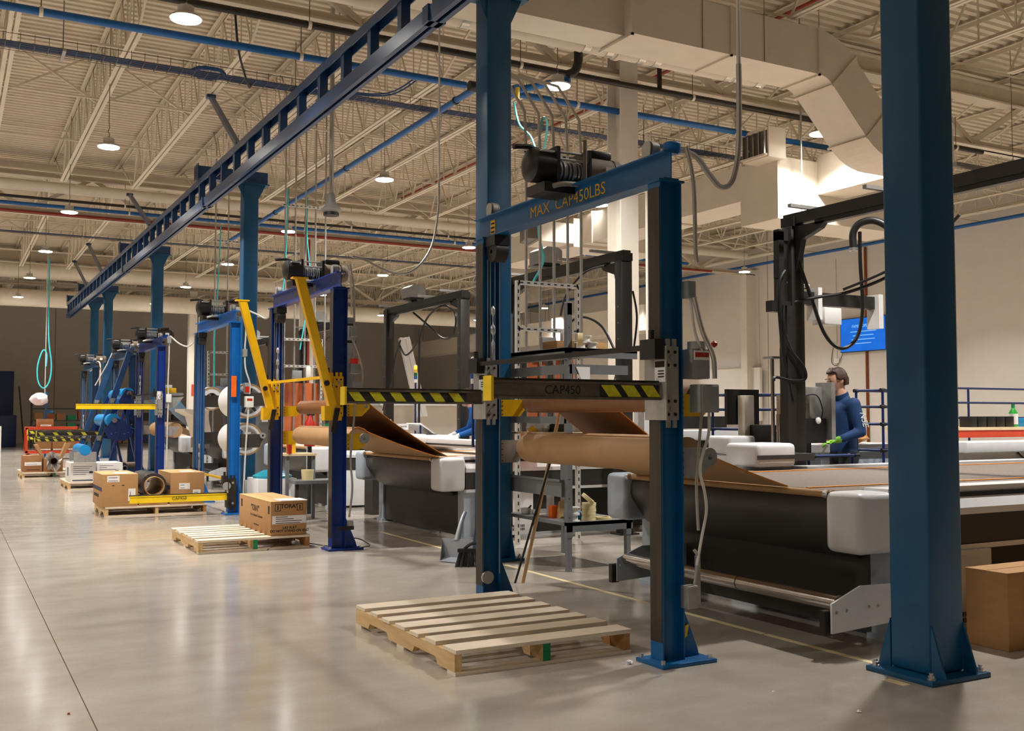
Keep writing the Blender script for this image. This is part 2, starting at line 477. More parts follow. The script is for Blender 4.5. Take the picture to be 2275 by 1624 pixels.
for bi, (y0, y1) in enumerate(BAY):
    first = None
    ks = range(-1, 16) if bi else range(2, 16)
    for k in ks:
        X = 0.66 + 1.485 * k
        lab = ['open-web roof joist in the bay above the camera', 'open-web roof joist spanning between the first two girders',
               'open-web roof joist in the bay beyond the red pipe', 'open-web roof joist in the farthest bay by the back wall'][bi]
        if first is None:
            j = thing('roof_joist', lab, 'joist', (X, (y0+y1)/2, ZJB), 'roof joists of bay %d' % (bi + 1), 'structure')
            t, b, wv = joist(y0 - (y0+y1)/2, y1 - (y0+y1)/2)
            for nm, mm, kd in (('top_chord', t, None), ('bottom_chord', b, None), ('web', wv, 'stuff')):
                mm.v = [(a, c, z - ZJB) for a, c, z in mm.v]
                mm.o(nm, 'roof_paint', j, local=True, kind=kd)
            first = j
        else: dup(first, (X, (y0+y1)/2, ZJB))
# bridging rods and cross braces between joists
nb = 0
for bi, (y0, y1) in enumerate(BAY[1:]):
    for fr in (.22, .4, .6, .8):
        yy = y0 + (y1 - y0) * fr
        for z in (ZJB + .03, ZJT - .06):
            o = M().box(XL + 4, XR, yy - .016, yy + .016, z - .016, z + .016).o('bridging_rod', 'roof_paint')
            tag(o, 'long thin painted rod tying the roof joists together', 'rod', 'bridging rods of the roof', 'structure')
for k in range(0, 9):
    X = .66 + 1.485 * k
    for yy in (18.3, 33.0):
        c = M().beam((X, yy, ZJT - .05), (X + 1.485, yy, ZJB + .05), .03, .035).beam((X, yy + .04, ZJB + .05), (X + 1.485, yy + .04, ZJT - .05), .03, .035)
        tag(c.o('cross_brace', 'roof_paint'), 'crossed pair of painted braces between two roof joists', 'brace', 'cross braces of the roof', 'structure')

# white building columns
for y, lab in ((12.0, 'white wide-flange building column behind the nearest winch lift'), (26.75, 'white wide-flange building column with a red pipe beside it'),
               (41.4, 'white wide-flange building column with a small orange sign, far back')):
    c = thing('building_column', lab, 'column', (8.42, y, 0), kind='structure')
    M().prism(ipoly(8.42, y, .30, .34, .02, .014), 'z', 0, ZB + (.9 if y < 20 else .1)).o('shaft', 'column_white', c)
    M().box(8.17, 8.67, y - .25, y + .25, 0, .03).o('base_plate', 'column_white', c)
    if y == 41.4:
        M().box(8.38, 8.46, y - .18, y - .174, 2.1, 2.55).o('sign', 'red_orange', c)
    if y < 20:
        M().cyl((8.62, y - .3, .03), (8.62, y - .3, 5.3), .02, 10).o('conduit', 'column_white', c, True)
        M().cyl((8.68, y - .3, .03), (8.68, y - .3, 5.3), .014, 10).o('conduit', 'column_white', c, True)
o = M().cyl((8.35, 26.4, 0), (8.35, 26.4, 6.0), .045, 10).o('sprinkler_riser', 'pipe_red', None, True); tag(o, 'red vertical sprinkler pipe beside a white building column', 'pipe')

# ------------------------------------------------------------------ overhead pipes
def pipe_x(name, m, x0, x1, y, z, r, label, n=12, hang=2.9, coup=None):
    t = thing(name, label, 'pipe', ((x0+x1)/2, y, z))
    M().cyl((x0, y, z), (x1, y, z), r, n).o('run', m, t, True)
    x = x0 + 1.0; src = None
    while hang and x < x1:
        if src is None:
            src = M().ring((x - .02, y, z), (x + .02, y, z), r + .012, r, 14).o('clamp', 'pipe_white', t, True)
            s2 = M().cyl((x, y, z + r), (x, y, z + r + .5), .006, 6).o('hanger_rod', 'wire_steel', t)
            x00 = x
        else:
            inst(src, t, (x - x00, 0, 0)); inst(s2, t, (x - x00, 0, 0))
        x += hang
    return t
def pipe_y(name, m, x, y0, y1, z, r, label, hang=0):
    t = thing(name, label, 'pipe', (x, (y0+y1)/2, z))
    M().cyl((x, y0, z), (x, y1, z), r, 12).o('run', m, t, True)
    yy = y0 + 1.5
    while hang and yy < y1:
        M().ring((x, yy - .02, z), (x, yy + .02, z), r + .012, r, 12).o('clamp', 'pipe_black', t, True); yy += hang
    return t
pipe_x('air_pipe', 'pipe_blue', -6, 5.95, 12.08, 5.70, .045, 'blue air pipe under the nearest girder, left run ending at the black valves')
pipe_x('air_pipe', 'pipe_blue', 6.7, 13.6, 12.08, 5.70, .045, 'blue air pipe under the nearest girder, right run past the white column')
pipe_x('gas_pipe', 'pipe_black', -6, 16, 11.75, 5.98, .04, 'black pipe under the nearest roof girder')
o = M().cyl((8.9, 11.75, 5.98), (8.9, 11.75, 6.9), .035, 10).o('gas_riser', 'pipe_black', None, True); tag(o, 'short black riser pipe right of the white column top', 'pipe')
pipe_x('insulated_pipe', 'pipe_white', -4, 23.5, 26.35, 6.72, .13, 'thick white insulated pipe in front of the second girder', 16, 0)
pipe_x('gas_pipe', 'pipe_black', -6, 16, 26.3, 6.42, .035, 'black pipe above the blue one on the second girder', 10)
pipe_x('air_pipe', 'pipe_blue', -6, 21, 26.3, 6.26, .045, 'blue pipe along the second girder above the red one', 12, 4.4)
pipe_x('sprinkler_pipe', 'pipe_red', -6, 22, 26.3, 6.08, .035, 'red sprinkler pipe along the second girder bottom', 12, 0)
pipe_x('insulated_pipe', 'pipe_white', -6, 23, 41.0, 5.6, .32, 'fat white round duct in front of the dark back wall, lower one', 18, 0)
pipe_x('insulated_pipe', 'pipe_white', -6, 12, 41.0, 6.6, .30, 'fat white round duct in front of the dark back wall, upper one', 18, 0)
pipe_y('air_pipe', 'pipe_blue', 6.15, 11.3, 26.2, 5.72, .045, 'blue air pipe running lengthwise overhead toward the back', 4.5)
pipe_y('air_pipe', 'pipe_blue', 23.9, 8, 50, 6.42, .05, 'blue pipe along the top of the right wall', 0)
pipe_y('insulated_pipe', 'pipe_white', 23.85, 8, 50, 6.72, .07, 'white pipe above the blue one on the right wall', 0)
pipe_y('sprinkler_pipe', 'pipe_red', 10.85, 2, 26, 7.3, .03, 'thin red sprinkler branch under the roof deck', 0)
o = M().cyl((24.16, 21.8, 0.0), (24.16, 21.8, 6.4), .04, 10).o('sprinkler_riser', 'copper', None, True); tag(o, 'rust-coloured vertical pipe on the right wall left of the screen', 'pipe')
# valve cluster and blue drop at the pipe junction
v = thing('valve_cluster', 'black elbows and blue stubs where the overhead air pipes meet', 'valve', (6.2, 11.9, 5.7))
M().tube([(5.95, 11.7, 5.55), (6.1, 11.7, 5.58), (6.25, 11.72, 5.56)], .06, 10).o('elbow', 'black_plastic', v, True)
M().cyl((6.0, 12.08, 5.7), (6.35, 12.08, 5.7), .07, 12).o('valve_body', 'black_plastic', v, True)
M().cyl((6.35, 12.08, 5.7), (6.7, 12.08, 5.7), .055, 12).o('coupling', 'pipe_blue', v, True)
M().cyl((6.3, 11.72, 5.56), (6.3, 11.3, 5.5), .045, 12).o('stub', 'pipe_blue', v, True)
M().cyl((6.35, 11.72, 5.56), (6.9, 11.0, 5.62), .045, 12).o('stub', 'pipe_blue', v, True)
M().cyl((6.3, 11.3, 5.5), (6.3, 11.3, 5.35), .03, 10).o('drain_cock', 'amber', v, True)
v = thing('air_drop', 'blue vertical pipe with a black elbow beside the nearest lamp', 'pipe', (7.0, 10.9, 5.6))
M().cyl((7.0, 10.95, 5.95), (7.0, 10.95, 6.5), .05, 12).o('run', 'pipe_blue', v, True)
M().tube([(7.0, 10.95, 5.98), (7.0, 10.95, 5.85), (6.95, 10.95, 5.72), (6.85, 10.97, 5.66)], .058, 10, 3).o('elbow', 'black_plastic', v, True)

# ------------------------------------------------------------------ cable trays
def tray(x0, x1, y, z, label, wires=7, wd=.3, dx=.16):
    t = thing('cable_tray', label, 'cable tray', ((x0+x1)/2, y, z))
    wr_ = M()
    for yy, zz in ((y-wd/2, z+.11), (y-wd/2, z), (y-wd/4, z), (y, z), (y+wd/4, z), (y+wd/2, z), (y+wd/2, z+.11)):
        wr_.box(x0, x1, yy-.003, yy+.003, zz-.003, zz+.003)
    x = x0
    while x < x1:
        wr_.box(x-.003, x+.003, y-wd/2, y+wd/2, z-.003, z+.003).box(x-.003, x+.003, y-wd/2-.003, y-wd/2+.003, z, z+.13).box(x-.003, x+.003, y+wd/2-.003, y+wd/2+.003, z, z+.13)
        x += dx
    wr_.o('wire_mesh', 'wire_steel', t, kind='stuff')
    for i in range(wires):
        yy = y - wd*.3 + wd*.6*i/max(1, wires-1)
        pts = [(x0 + (x1-x0)*k/24, yy + random.uniform(-.02, .02), z + .018 + random.uniform(0, .012)) for k in range(25)]
        M().tube(pts, .011, 5).o('cable', 'wire_blue', t, True)
    x = x0 + 1.2; s = None
    while x < x1:
        if s is None: s = M().box(x-.02, x+.02, y-.22, y+.22, z-.035, z-.008).o('strut_bracket', 'galv', t); s2 = M().cyl((x, y, z), (x, y, ZJB), .006, 6).o('hanger_rod', 'wire_steel', t); xx = x
        else: inst(s, t, (x-xx, 0, 0)); inst(s2, t, (x-xx, 0, 0))
        x += 2.97
    return t
t1 = tray(-3, 15, 13.75, 5.82, 'wire mesh cable tray with blue cables under the near joists')
M().tube([(2.95 + .21*math.cos(a*PI/8), 13.75 + .21*math.sin(a*PI/8), 5.86 + .008*(a % 3)) for a in range(33)], .025, 6).o('cable_coil', 'wire_blue', t1, True)
tray(-4, 16, 30.0, 6.18, 'far cable tray with a blue cable bundle crossing behind the red pipe', 4, .22, .3)
for (pts, lab) in (([(5.3, 12.1, 5.75), (5.05, 12.6, 5.6), (4.6, 13.3, 5.75), (4.2, 13.75, 5.85)], 'pair of blue cables drooping from the girder to the tray'),):
    c = thing('cable_swag', lab, 'cable', pts[0])
    for k in range(2): M().tube([(a + .03*k, b, z - .02*k) for a, b, z in pts], .011, 6, 6).o('cable', 'wire_blue', c, True)
o = M().tube([(2.9, 12.1, 6.1), (3.0, 12.3, 5.7), (3.35, 13.2, 5.6), (3.5, 13.7, 5.8)], .014, 6, 6).o('hanging_cable', 'rubber', None, True); tag(o, 'thin dark cable sagging from girder to tray, left of the runway', 'cable')

# ------------------------------------------------------------------ ducts
def rect_ring(d, a, b, c, e): pass
def duct_sweep(name, m, path, w0, w1, h, parent):
    """rectangular duct, path of (x,z) bottom points with unit normals up-ish, width from y=w0..w1"""
    d = M(); n = len(path); vs = []
    for i, (x, z, nx, nz) in enumerate(path):
        for yy in (w0, w1):
            vs.append((x, yy, z)); vs.append((x + nx * h, yy, z + nz * h))
    fs = []
    for i in range(n - 1):
        a = 4 * i; b = a + 4
        fs += [(a, b, b + 1, a + 1), (a + 2, a + 3, b + 3, b + 2), (a, a + 2, b + 2, b), (a + 1, b + 1, b + 3, a + 3)]
    fs += [(0, 1, 3, 2), (4*n-4, 4*n-2, 4*n-1, 4*n-3)]
    d.add(vs, fs); return d.o(name, m, parent)
D1 = thing('air_duct', 'large rectangular overhead duct with a dropping elbow at its right end', 'duct', (7.4, 10.05, 5.8))
M().box(4.3, 6.95, 9.86, 10.34, 5.82, 6.28).o('reducer_section', 'duct_paint', D1)
M().box(6.95, 8.45, 9.7, 10.36, 5.8, 6.4).o('section', 'duct_paint', D1)
M().box(8.46, 9.95, 9.7, 10.36, 5.8, 6.4).o('section', 'duct_paint', D1)
s2 = math.sqrt(.5)
path = []
for k in range(7):
    a = (k / 6) * PI / 4; r = 0.35
    path.append((9.95 + r * math.sin(a), 5.8 - r * (1 - math.cos(a)), math.sin(a), math.cos(a)))
duct_sweep('elbow', 'duct_paint', path, 9.7, 10.36, .6, D1)
x, z = path[-1][0], path[-1][1]
duct_sweep('drop_section', 'duct_paint', [(x, z, s2, s2), (x + .62, z - .62, s2, s2)], 9.7, 10.36, .6, D1)
x += .62; z -= .62; path = []
for k in range(7):
    a = PI/4 * (1 - k / 6); r = .95
    path.append((x + r * (math.sin(PI/4) - math.sin(a)), z - r * (math.cos(a) - math.cos(PI/4)), math.sin(a), math.cos(a)))
duct_sweep('elbow', 'duct_paint', path, 9.7, 10.36, .6, D1)
x, z = path[-1][0], path[-1][1]
duct_sweep('outlet_section', 'duct_paint', [(x, z, 0, 1), (x + .5, z, 0, 1)], 9.7, 10.36, .6, D1)
XD, ZDD = x + .5, z
for xx in (6.95, 8.455, 9.95):
    M().box(xx - .014, xx + .014, 9.675, 10.385, 5.775, 5.8).box(xx - .014, xx + .014, 9.675, 9.7, 5.775, 6.42).o('flange', 'roof_paint', D1)
for (xx, zz, nx, nz) in ((9.95 + .35*s2, 5.8 - .35*(1 - s2), s2, s2), (9.95 + .35*s2 + .62, 5.8 - .35*(1-s2) - .62, s2, s2)):
    M().beam((xx - nx*.02, 9.68, zz - nz*.02), (xx - nx*.02, 10.38, zz - nz*.02), .03, .03, (nx, 0, nz)).beam((xx - nx*.02, 9.69, zz - nz*.02), (xx + nx*.62, 9.69, zz + nz*.62), .03, .03, (0, 1, 0)).o('flange', 'roof_paint', D1)
M().cyl((8.0, 9.69, 5.8), (8.0, 9.69, 7.5), .005, 6).o('hanger_rod', 'wire_steel', D1); M().cyl((9.0, 9.69, 5.8), (9.0, 9.69, 7.5), .005, 6).o('hanger_rod', 'wire_steel', D1)
D2 = thing('air_duct', 'plenum and long duct running lengthwise above the cutting tables', 'duct', (11.6, 14, 4.8))
M().box(11.15, 14.0, 11.75, 12.6, 4.35, 5.32).o('plenum', 'duct_paint', D2)
M().box(XD, XD + .6, 9.7, 11.76, ZDD, ZDD + .62).o('connector', 'duct_paint', D2)
M().box(11.2, 11.95, 12.6, 14.6, 4.78, 5.36).o('section', 'duct_paint', D2)
M().box(11.2, 11.95, 14.62, 17.0, 4.78, 5.36).o('section', 'duct_paint', D2)
M().box(11.2, 11.95, 17.02, 21.0, 4.78, 5.36).o('section', 'duct_paint', D2)
for yy in (12.6, 14.61, 17.01): M().box(11.17, 11.98, yy - .015, yy + .015, 4.75, 5.39).o('flange', 'roof_paint', D2)
gb = M().box(10.85, 11.2, 11.62, 12.2, 5.25, 5.72).o('grille_box', 'duct_paint', D2)
M().box(10.838, 10.85, 11.66, 12.16, 5.3, 5.66).o('grille_backing', 'wire_steel', gb)
for k in range(5): M().box(10.80, 10.86, 11.66 + .12*k, 11.675 + .12*k, 5.3, 5.66).o('vane', 'alu_band', gb)
M().box(10.80, 10.86, 11.64, 12.18, 5.66, 5.70).o('grille_frame', 'duct_paint', gb); M().box(10.80, 10.86, 11.64, 12.18, 5.27, 5.3).o('grille_frame', 'duct_paint', gb)
D3 = thing('air_duct', 'brightly lit side duct with an angled outlet behind the white column', 'duct', (11.9, 17.6, 4.7))
M().box(11.0, 13.2, 17.4, 18.2, 4.72, 5.3).o('section', 'duct_paint', D3)
M().prism([(10.2, 17.4), (11.0, 17.4), (11.0, 18.2), (10.4, 18.2)], 'z', 4.78, 5.18).o('outlet', 'duct_paint', D3)
M().prism([(9.95, 17.5), (10.2, 17.42), (10.4, 18.18), (10.15, 18.1)], 'z', 4.82, 5.14).o('grille', 'wire_steel', D3)
D4 = thing('air_duct', 'long duct along the right wall with boxy takeoffs, far back', 'duct', (21.8, 36, 4.6))
M().box(21.2, 22.2, 29, 34, 4.3, 5.2).o('section', 'duct_paint', D4)
M().box(21.2, 22.2, 34, 41, 4.35, 5.15).o('section', 'duct_paint', D4)
M().box(21.25, 22.15, 41, 50, 4.4, 5.1).o('section', 'duct_paint', D4)
M().box(20.6, 21.2, 33.2, 34.2, 4.2, 5.1).o('takeoff', 'duct_paint', D4)
M().box(20.6, 21.2, 39.0, 40.0, 4.2, 5.1).o('takeoff', 'duct_paint', D4)
for yy in (31, 37, 43, 48):
    for xx in (21.25, 22.15): M().cyl((xx, yy, 5.1), (xx, yy, 7.55), .008, 6).o('hanger_rod', 'wire_steel', D4)
D5 = thing('air_shaft', 'tall white air shaft dropping from the roof near the far wall', 'duct', (15.5, 28.5, 4.2))
M().box(15.0, 16.0, 28.2, 28.9, 4.6, 7.5).o('shaft', 'duct_paint', D5)
M().box(15.9, 16.7, 28.4, 29.0, 5.0, 6.2).o('takeoff', 'alu_band', D5)
# banded round pipe behind the big duct
RP = thing('round_duct', 'white round duct with shiny bands behind the large rectangular duct', 'duct', (6.5, 10.75, 5.9))
M().cyl((2.8, 10.72, 6.02), (9.9, 10.72, 6.02), .13, 18).o('run', 'duct_paint', RP, True)
for xx in (5.2, 6.9, 7.25, 7.75, 8.0, 9.2, 9.35, 9.75):
    M().ring((xx, 10.72, 6.02), (xx + .1, 10.72, 6.02), .137, .12, 18).o('band', 'alu_band', RP, True)
M().ring((7.4, 10.72, 6.02), (7.46, 10.72, 6.02), .15, .12, 18).o('band', 'duct_paint', RP, True)

# ------------------------------------------------------------------ high-bay lamps on a grid
LX = [-6.95, -2.42, 2.12, 6.72, 11.3, 15.77, 20.25]
LY = [-0.7, 5.15, 11.0, 16.9, 22.75, 28.5, 34.2, 39.9]  # first row keeps one unseen lamp, added to brighten the foreground
ZL = 5.5
ld = bpy.data.lights.new('lamp_light', 'AREA'); ld.shape = 'DISK'; ld.size = .30; ld.energy = LAMP_W; ld.color = LAMP_RGB; ld.spread = math.radians(128)
ord_ = ['nearest', 'second nearest', 'third nearest', 'fourth nearest', 'fifth nearest', 'sixth nearest', 'farthest']
rowname = {2: 'leftmost lamp row', 3: 'lamp row above the winch lifts', 4: 'lamp row above the tables', 5: 'lamp row left of the right wall', 6: 'lamp row beside the right wall'}
first = None
for i, x in enumerate(LX):
    for j, y in enumerate(LY):
        seen = i >= 2 and j >= 2
        if (j == 0 and i != 1) or (i == 2 and j == 1): continue          # this one is unlit in the photograph and out of frame
        lab = 'round high-bay lamp, %s in the %s' % (ord_[j - 2], rowname[i]) if seen else 'unseen round high-bay lamp outside the picture'
        if first is None:
            t = thing('high_bay_lamp', lab, 'lamp', (x, y, ZL), 'high-bay lamps')
            M().lathe((0, 0, 0), [(.165, 0), (.165, .012), (.15, .03), (.10, .05), (.085, .06), (.085, .13), (.03, .14), (.012, .17)], 24).o('housing', 'lamp_body', t, True, local=True)
            M().lathe((0, 0, 0), [(.155, -.012), (.158, -.004), (.158, .001)], 28).o('lens', 'lamp_lens', t, True, local=True)
            M().tube([(0, 0, .16), (.012, 0, .2), (-.012, 0, .24), (.008, 0, .3), (0, 0, .4), (0, 0, 2.05)], .006, 6).o('chain', 'wire_steel', t, local=True)
            la = bpy.data.objects.new('lamp_light', ld); COL.objects.link(la); la.parent = t; la.location = (0, 0, -.016)
            first = t
        else: t = dup(first, (x, y, ZL), lab)

# ------------------------------------------------------------------ crane columns and runway
CX = 4.385
HZ0, HZ1 = 5.2, 5.4
labs = ['blue square crane column at the right edge, standing on a bolted base plate',
        'blue square crane column behind the left post of the nearest winch lift',
        'blue square crane column beside the blue lift with the orange tape',
        'blue square crane column behind the lifts with the yellow fork',
        'second farthest blue square crane column, left of the slanted lifts', 'farthest blue square crane column at the end of the runway']
CYS = [3.6, 8.32, 17.12, 25.7, 34.28, 37.74]
def crane_column(y, lab):
    c = thing('crane_column', lab, 'column', (CX, y, 0), 'blue crane columns')
    M().box(CX-.125, CX+.125, y-.125, y+.125, .025, HZ0).o('shaft', 'crane_blue', c, bev=.018, seg=3)
    M().box(CX-.215, CX+.215, y-.205, y+.205, 0, .025).o('base_plate', 'crane_blue', c, bev=.004)
    for sx in (-1, 1):
        for ay in (-1, 1):
            M().prism([(y + ay*.125, .025), (y + ay*.20, .025), (y + ay*.20, .04), (y + ay*.125, .27)], 'x', CX + sx*.116 - .006, CX + sx*.116 + .006).o('gusset', 'crane_blue', c)
            M().lathe((CX + sx*.18, y + ay*.17, .025), [(.022, 0), (.022, .006), (.016, .008), (.016, .022), (.010, .024), (.010, .034)], 8).o('anchor_bolt', 'zinc', c)
    M().box(3.5, 4.66, y-.11, y+.11, HZ0, HZ1).o('header_arm', 'runway_navy', c)
    M().box(3.5, 3.512, y-.15, y+.15, HZ0-.02, HZ1+.03).o('arm_end_plate', 'runway_navy', c)
    M().box(4.1, 4.68, y-.15, y+.15, HZ0-.02, HZ0).o('cap_plate', 'crane_blue', c)
    for sx in (-1, 1):
        M().prism([(CX + sx*.125, HZ0-.02), (CX + sx*.24, HZ0-.02), (CX + sx*.125, HZ0-.26)], 'y', y-.1, y-.088).o('knee_gusset', 'crane_blue', c)
    return c
c0 = None
for y, l in zip(CYS, labs):
    if c0 is None: c0 = crane_column(y, l)
    else: dup(c0, (CX, y, 0), l)
# runway truss rail
RX = 3.60; RZ0, RZ1 = 4.67, 5.19
rw = thing('crane_runway', 'long navy ladder-like crane runway rail receding overhead to the left', 'crane rail', (RX, 22, RZ0))
YR0, YR1 = -1.0, 38.2
lip = .022
sec = [(RX-.065, RZ0), (RX-.018, RZ0), (RX-.018, RZ0+.015), (RX-.05, RZ0+.015), (RX-.05, RZ0+.12), (RX+.05, RZ0+.12), (RX+.05, RZ0+.015), (RX+.018, RZ0+.015), (RX+.018, RZ0), (RX+.065, RZ0), (RX+.075, RZ0+.13), (RX-.075, RZ0+.13)]
M().prism(sec, 'y', YR0, YR1).o('track', 'runway_navy', rw)
M().box(RX-.062, RX+.062, YR0, YR1, RZ1-.012, RZ1).box(RX-.062, RX-.05, YR0, YR1, RZ1-.10, RZ1-.012).box(RX+.05, RX+.062, YR0, YR1, RZ1-.10, RZ1-.012).o('top_channel', 'runway_navy', rw)
y = YR0 + .3; st = None
while y < YR1:
    if st is None: st = M().box(RX-.045, RX+.045, y-.045, y+.045, RZ0+.128, RZ1-.02).o('stub_post', 'runway_navy', rw); y00 = y
    else: inst(st, rw, (0, y - y00, 0))
    y += .775
for cy in CYS:
    M().box(RX-.085, RX+.085, cy-.45, cy-.33, RZ0+.0, RZ0+.15).o('splice_clamp', 'runway_navy', rw)
    M().box(RX-.05, RX+.05, cy-.06, cy+.06, RZ1-.01, HZ0+.01).o('hanger_block', 'runway_navy', rw)
for (y0, y1, lab) in ((16.7, 14.75, 'dark sway brace, nearest of the slanted braces above the runway'), (25.1, 22.0, 'dark sway brace, second nearest above the runway'),
                      (33.0, 29.6, 'dark sway brace, third nearest above the runway'), (36.9, 33.0, 'dark sway brace, farthest above the runway')):
    t = thing('sway_brace', lab, 'brace', (RX, y1, RZ1), 'sway braces of the runway')
    M().beam((3.63, y0, ZJB - .03), (RX, y1, RZ1 + .03), .07, .07).o('strut', 'runway_navy', t)
    M().box(3.56, 3.70, y0-.06, y0+.06, ZJB-.06, ZJB-.006).o('clip', 'runway_navy', t)

# ------------------------------------------------------------------ winch lifts
GX0, GX1, HP, HB0, HB1 = 3.30, 3.445, 2.555, 2.555, 2.71
def hazard(o_parent, x0, x1, y, z0, z1, n, face_y=True, w=.055):
    """slanted yellow tape patches on a -y face"""
    black = M().box(x0, x1, y - .0015, y, z0, z1).o('tape', 'tape_black', o_parent)
    sl = (z1 - z0)
    for k in range(n):
        a = x0 + (x1 - x0) * (k + .05) / n
        M().prism([(a + sl*.75, z0 + .002), (a + sl*.75 + w, z0 + .002), (a + w, z1 - .002), (a, z1 - .002)], 'y', y - .0025, y - .0005).o('stripe', 'hazard_yellow', black)
def make_lift(Y0, Y1, lab, paint, loc_grp, winch_y, carriage_z=1.48, fork='hazard', fork_len=1.0, printed=None, brace=False, carr_m='galv', fork_only=False):
    g = thing('winch_lift', lab, 'lift', (3.4, (Y0+Y1)/2, 0), 'winch lifts along the aisle')
    xc = (GX0+GX1)/2; bx = GX1 - GX0
    for yy, sgn in ((Y0, 1), (Y1, -1)):
        pl = [(v + xc, u + yy) for u, v in ipoly(0, 0, .105, bx, .009, .008)]
        ps = M().prism(pl, 'z', .02, HP).o('post', paint, g)
        M().box(GX0-.003, GX0, yy-.05, yy+.05, .12, HP-.03).o('wear_strip', 'bare_steel', ps)
        M().box(GX0-.05, GX1+.16, yy-.12, yy+.12, 0, .02).o('foot_plate', paint, g, bev=.003)
        M().prism([(GX1, .02), (GX1+.13, .02), (GX1+.12, .06), (GX1, .34)], 'y', yy-.006, yy+.006).o('foot_gusset', paint, g)
        for ax in (GX0-.03, GX1+.13):
            for ay in (-.095, .095): M().cyl((ax, yy+ay, .02), (ax, yy+ay, .04), .012, 8).o('foot_bolt', 'zinc', g)
        M().box(GX0-.012, GX1+.012, yy-.065, yy+.065, HP-.0, HP+.012).o('cap_plate', paint, g)
    bm_ = M().prism(ipoly(xc, (HB0+HB1)/2 + .012, .10, HB1-HB0, .009, .007), 'y', Y0-.06, Y1+.14).o('crossbeam', paint, g)
    # sheaves
    for yy in (Y0+.12, Y1-.06):
        sh = M().ring((xc-.02, yy, HB1+.055), (xc+.02, yy, HB1+.055), .05, .014, 20).o('sheave', 'galv', g, True)
        ck = [(yy-.035, HB1+.012), (yy+.035, HB1+.012)] + [(yy+.042*math.cos(a*PI/8), HB1+.06+.042*math.sin(a*PI/8)) for a in range(9)]
        M().prism(ck, 'x', xc-.034, xc-.027).o('sheave_cheek', 'galv', sh); M().prism(ck, 'x', xc+.027, xc+.034).o('sheave_cheek', 'galv', sh)
    b2 = M().ring((xc-.05, Y1-.13, HB0-.10), (xc+.05, Y1-.13, HB0-.10), .075, .015, 20).o('lower_sheave', 'black_plastic', g, True)
    M().box(xc-.06, xc+.06, Y1-.2, Y1-.06, HB0-.06, HB0+.01).o('sheave_bracket', 'black_plastic', b2)
    M().cyl((GX0+.03, Y1-.075, .18), (GX0+.03, Y1-.055, .18), .045, 14).o('cable_anchor', 'zinc', g, True)
    # hoist cables on the left post
    for k, (dx, dy) in enumerate(((.03, -.062), (.05, -.064), (.085, -.066), (.125, -.062))):
        M().cyl((GX0+dx, Y1+dy, .2 if k == 3 else carriage_z+.16), (GX0+dx, Y1+dy, HB0-.1), .0035, 6).o('hoist_cable', 'cable_steel', g)
    tb = M().lathe((GX0+.07, Y1-.064, carriage_z+.17), [(.008, 0), (.014, .01), (.014, .17), (.008, .18), (.006, .22), (.02, .24), (.02, .28), (.006, .3), (.006, .36), (.018, .38), (.018, .41), (.004, .43)], 10).o('turnbuckle', 'cable_steel', g, True)
    # carriages
    for yy, sg, nm in ((Y0, 1, 0), (Y1, -1, 1)):
        z0, z1 = carriage_z - .20, carriage_z + .19
        cr = M().box(GX0-.014, GX0-.004, yy-.115, yy+.075, z0, z1).o('carriage', carr_m, g, bev=.002)
        sp = M().box(GX0-.012, GX0+.10, yy-.074, yy-.064, z0, z1)
        for zz in (z0-.04, z1):
            sp.box(GX0+.02, GX0+.045, yy-.074, yy-.064, zz, zz+.04).box(GX0+.062, GX0+.087, yy-.074, yy-.064, zz, zz+.04)
        sp.o('side_plate', carr_m, cr)
        for zz in (z0+.03, z0+.10, z1-.10, z1-.03):
            for xx in (GX0+.03, GX0+.075): M().cyl((xx, yy-.080, zz), (xx, yy-.074, zz), .009, 8).o('bolt', 'dark_steel', cr)
        M().cyl((GX0+.055, yy-.083, z1-.06), (GX0+.055, yy-.074, z1-.06), .016, 10).o('roller_pin', 'galv', cr)
        M().cyl((GX0+.055, yy-.083, z0+.06), (GX0+.055, yy-.074, z0+.06), .016, 10).o('roller_pin', 'galv', cr)
        M().box(GX0-.075, GX0-.014, yy-.10, yy+.03, z1-.07, z1+.035).o('head_block', 'winch_black' if carr_m == 'galv' else carr_m, cr)
        M().cyl((GX0-.045, yy-.03, z1+.035), (GX0-.045, yy-.03, z1+.085), .016, 10).o('knob', 'black_plastic', cr)
        if carr_m == 'galv' or nm == 0:
            lb = M().box(GX0-.0165, GX0-.0142, yy-.11, yy-.02, z1-.19, z1-.075).o('danger_label', 'paper', cr)
            lb2 = M().box(GX0-.0185, GX0-.0165, yy-.105, yy-.025, z1-.112, z1-.08).o('danger_band', 'ink', cr)
            for k in range(3): M().box(GX0-.018, GX0-.0165, yy-.10, yy-.05, z1-.135-.015*k, z1-.128-.015*k).o('label_line', 'ink', cr)
        if not fork_only or nm == 0: yield_fork(g, yy, carriage_z, fork, fork_len, printed if nm == 0 else None)
    M().beam((GX0-.045, Y0, carriage_z+.185), (GX0-.045, Y1, carriage_z+.185), .028, .028).o('equaliser_bar', 'winch_black' if carr_m == 'galv' else 'yellow_paint', g)
    return g
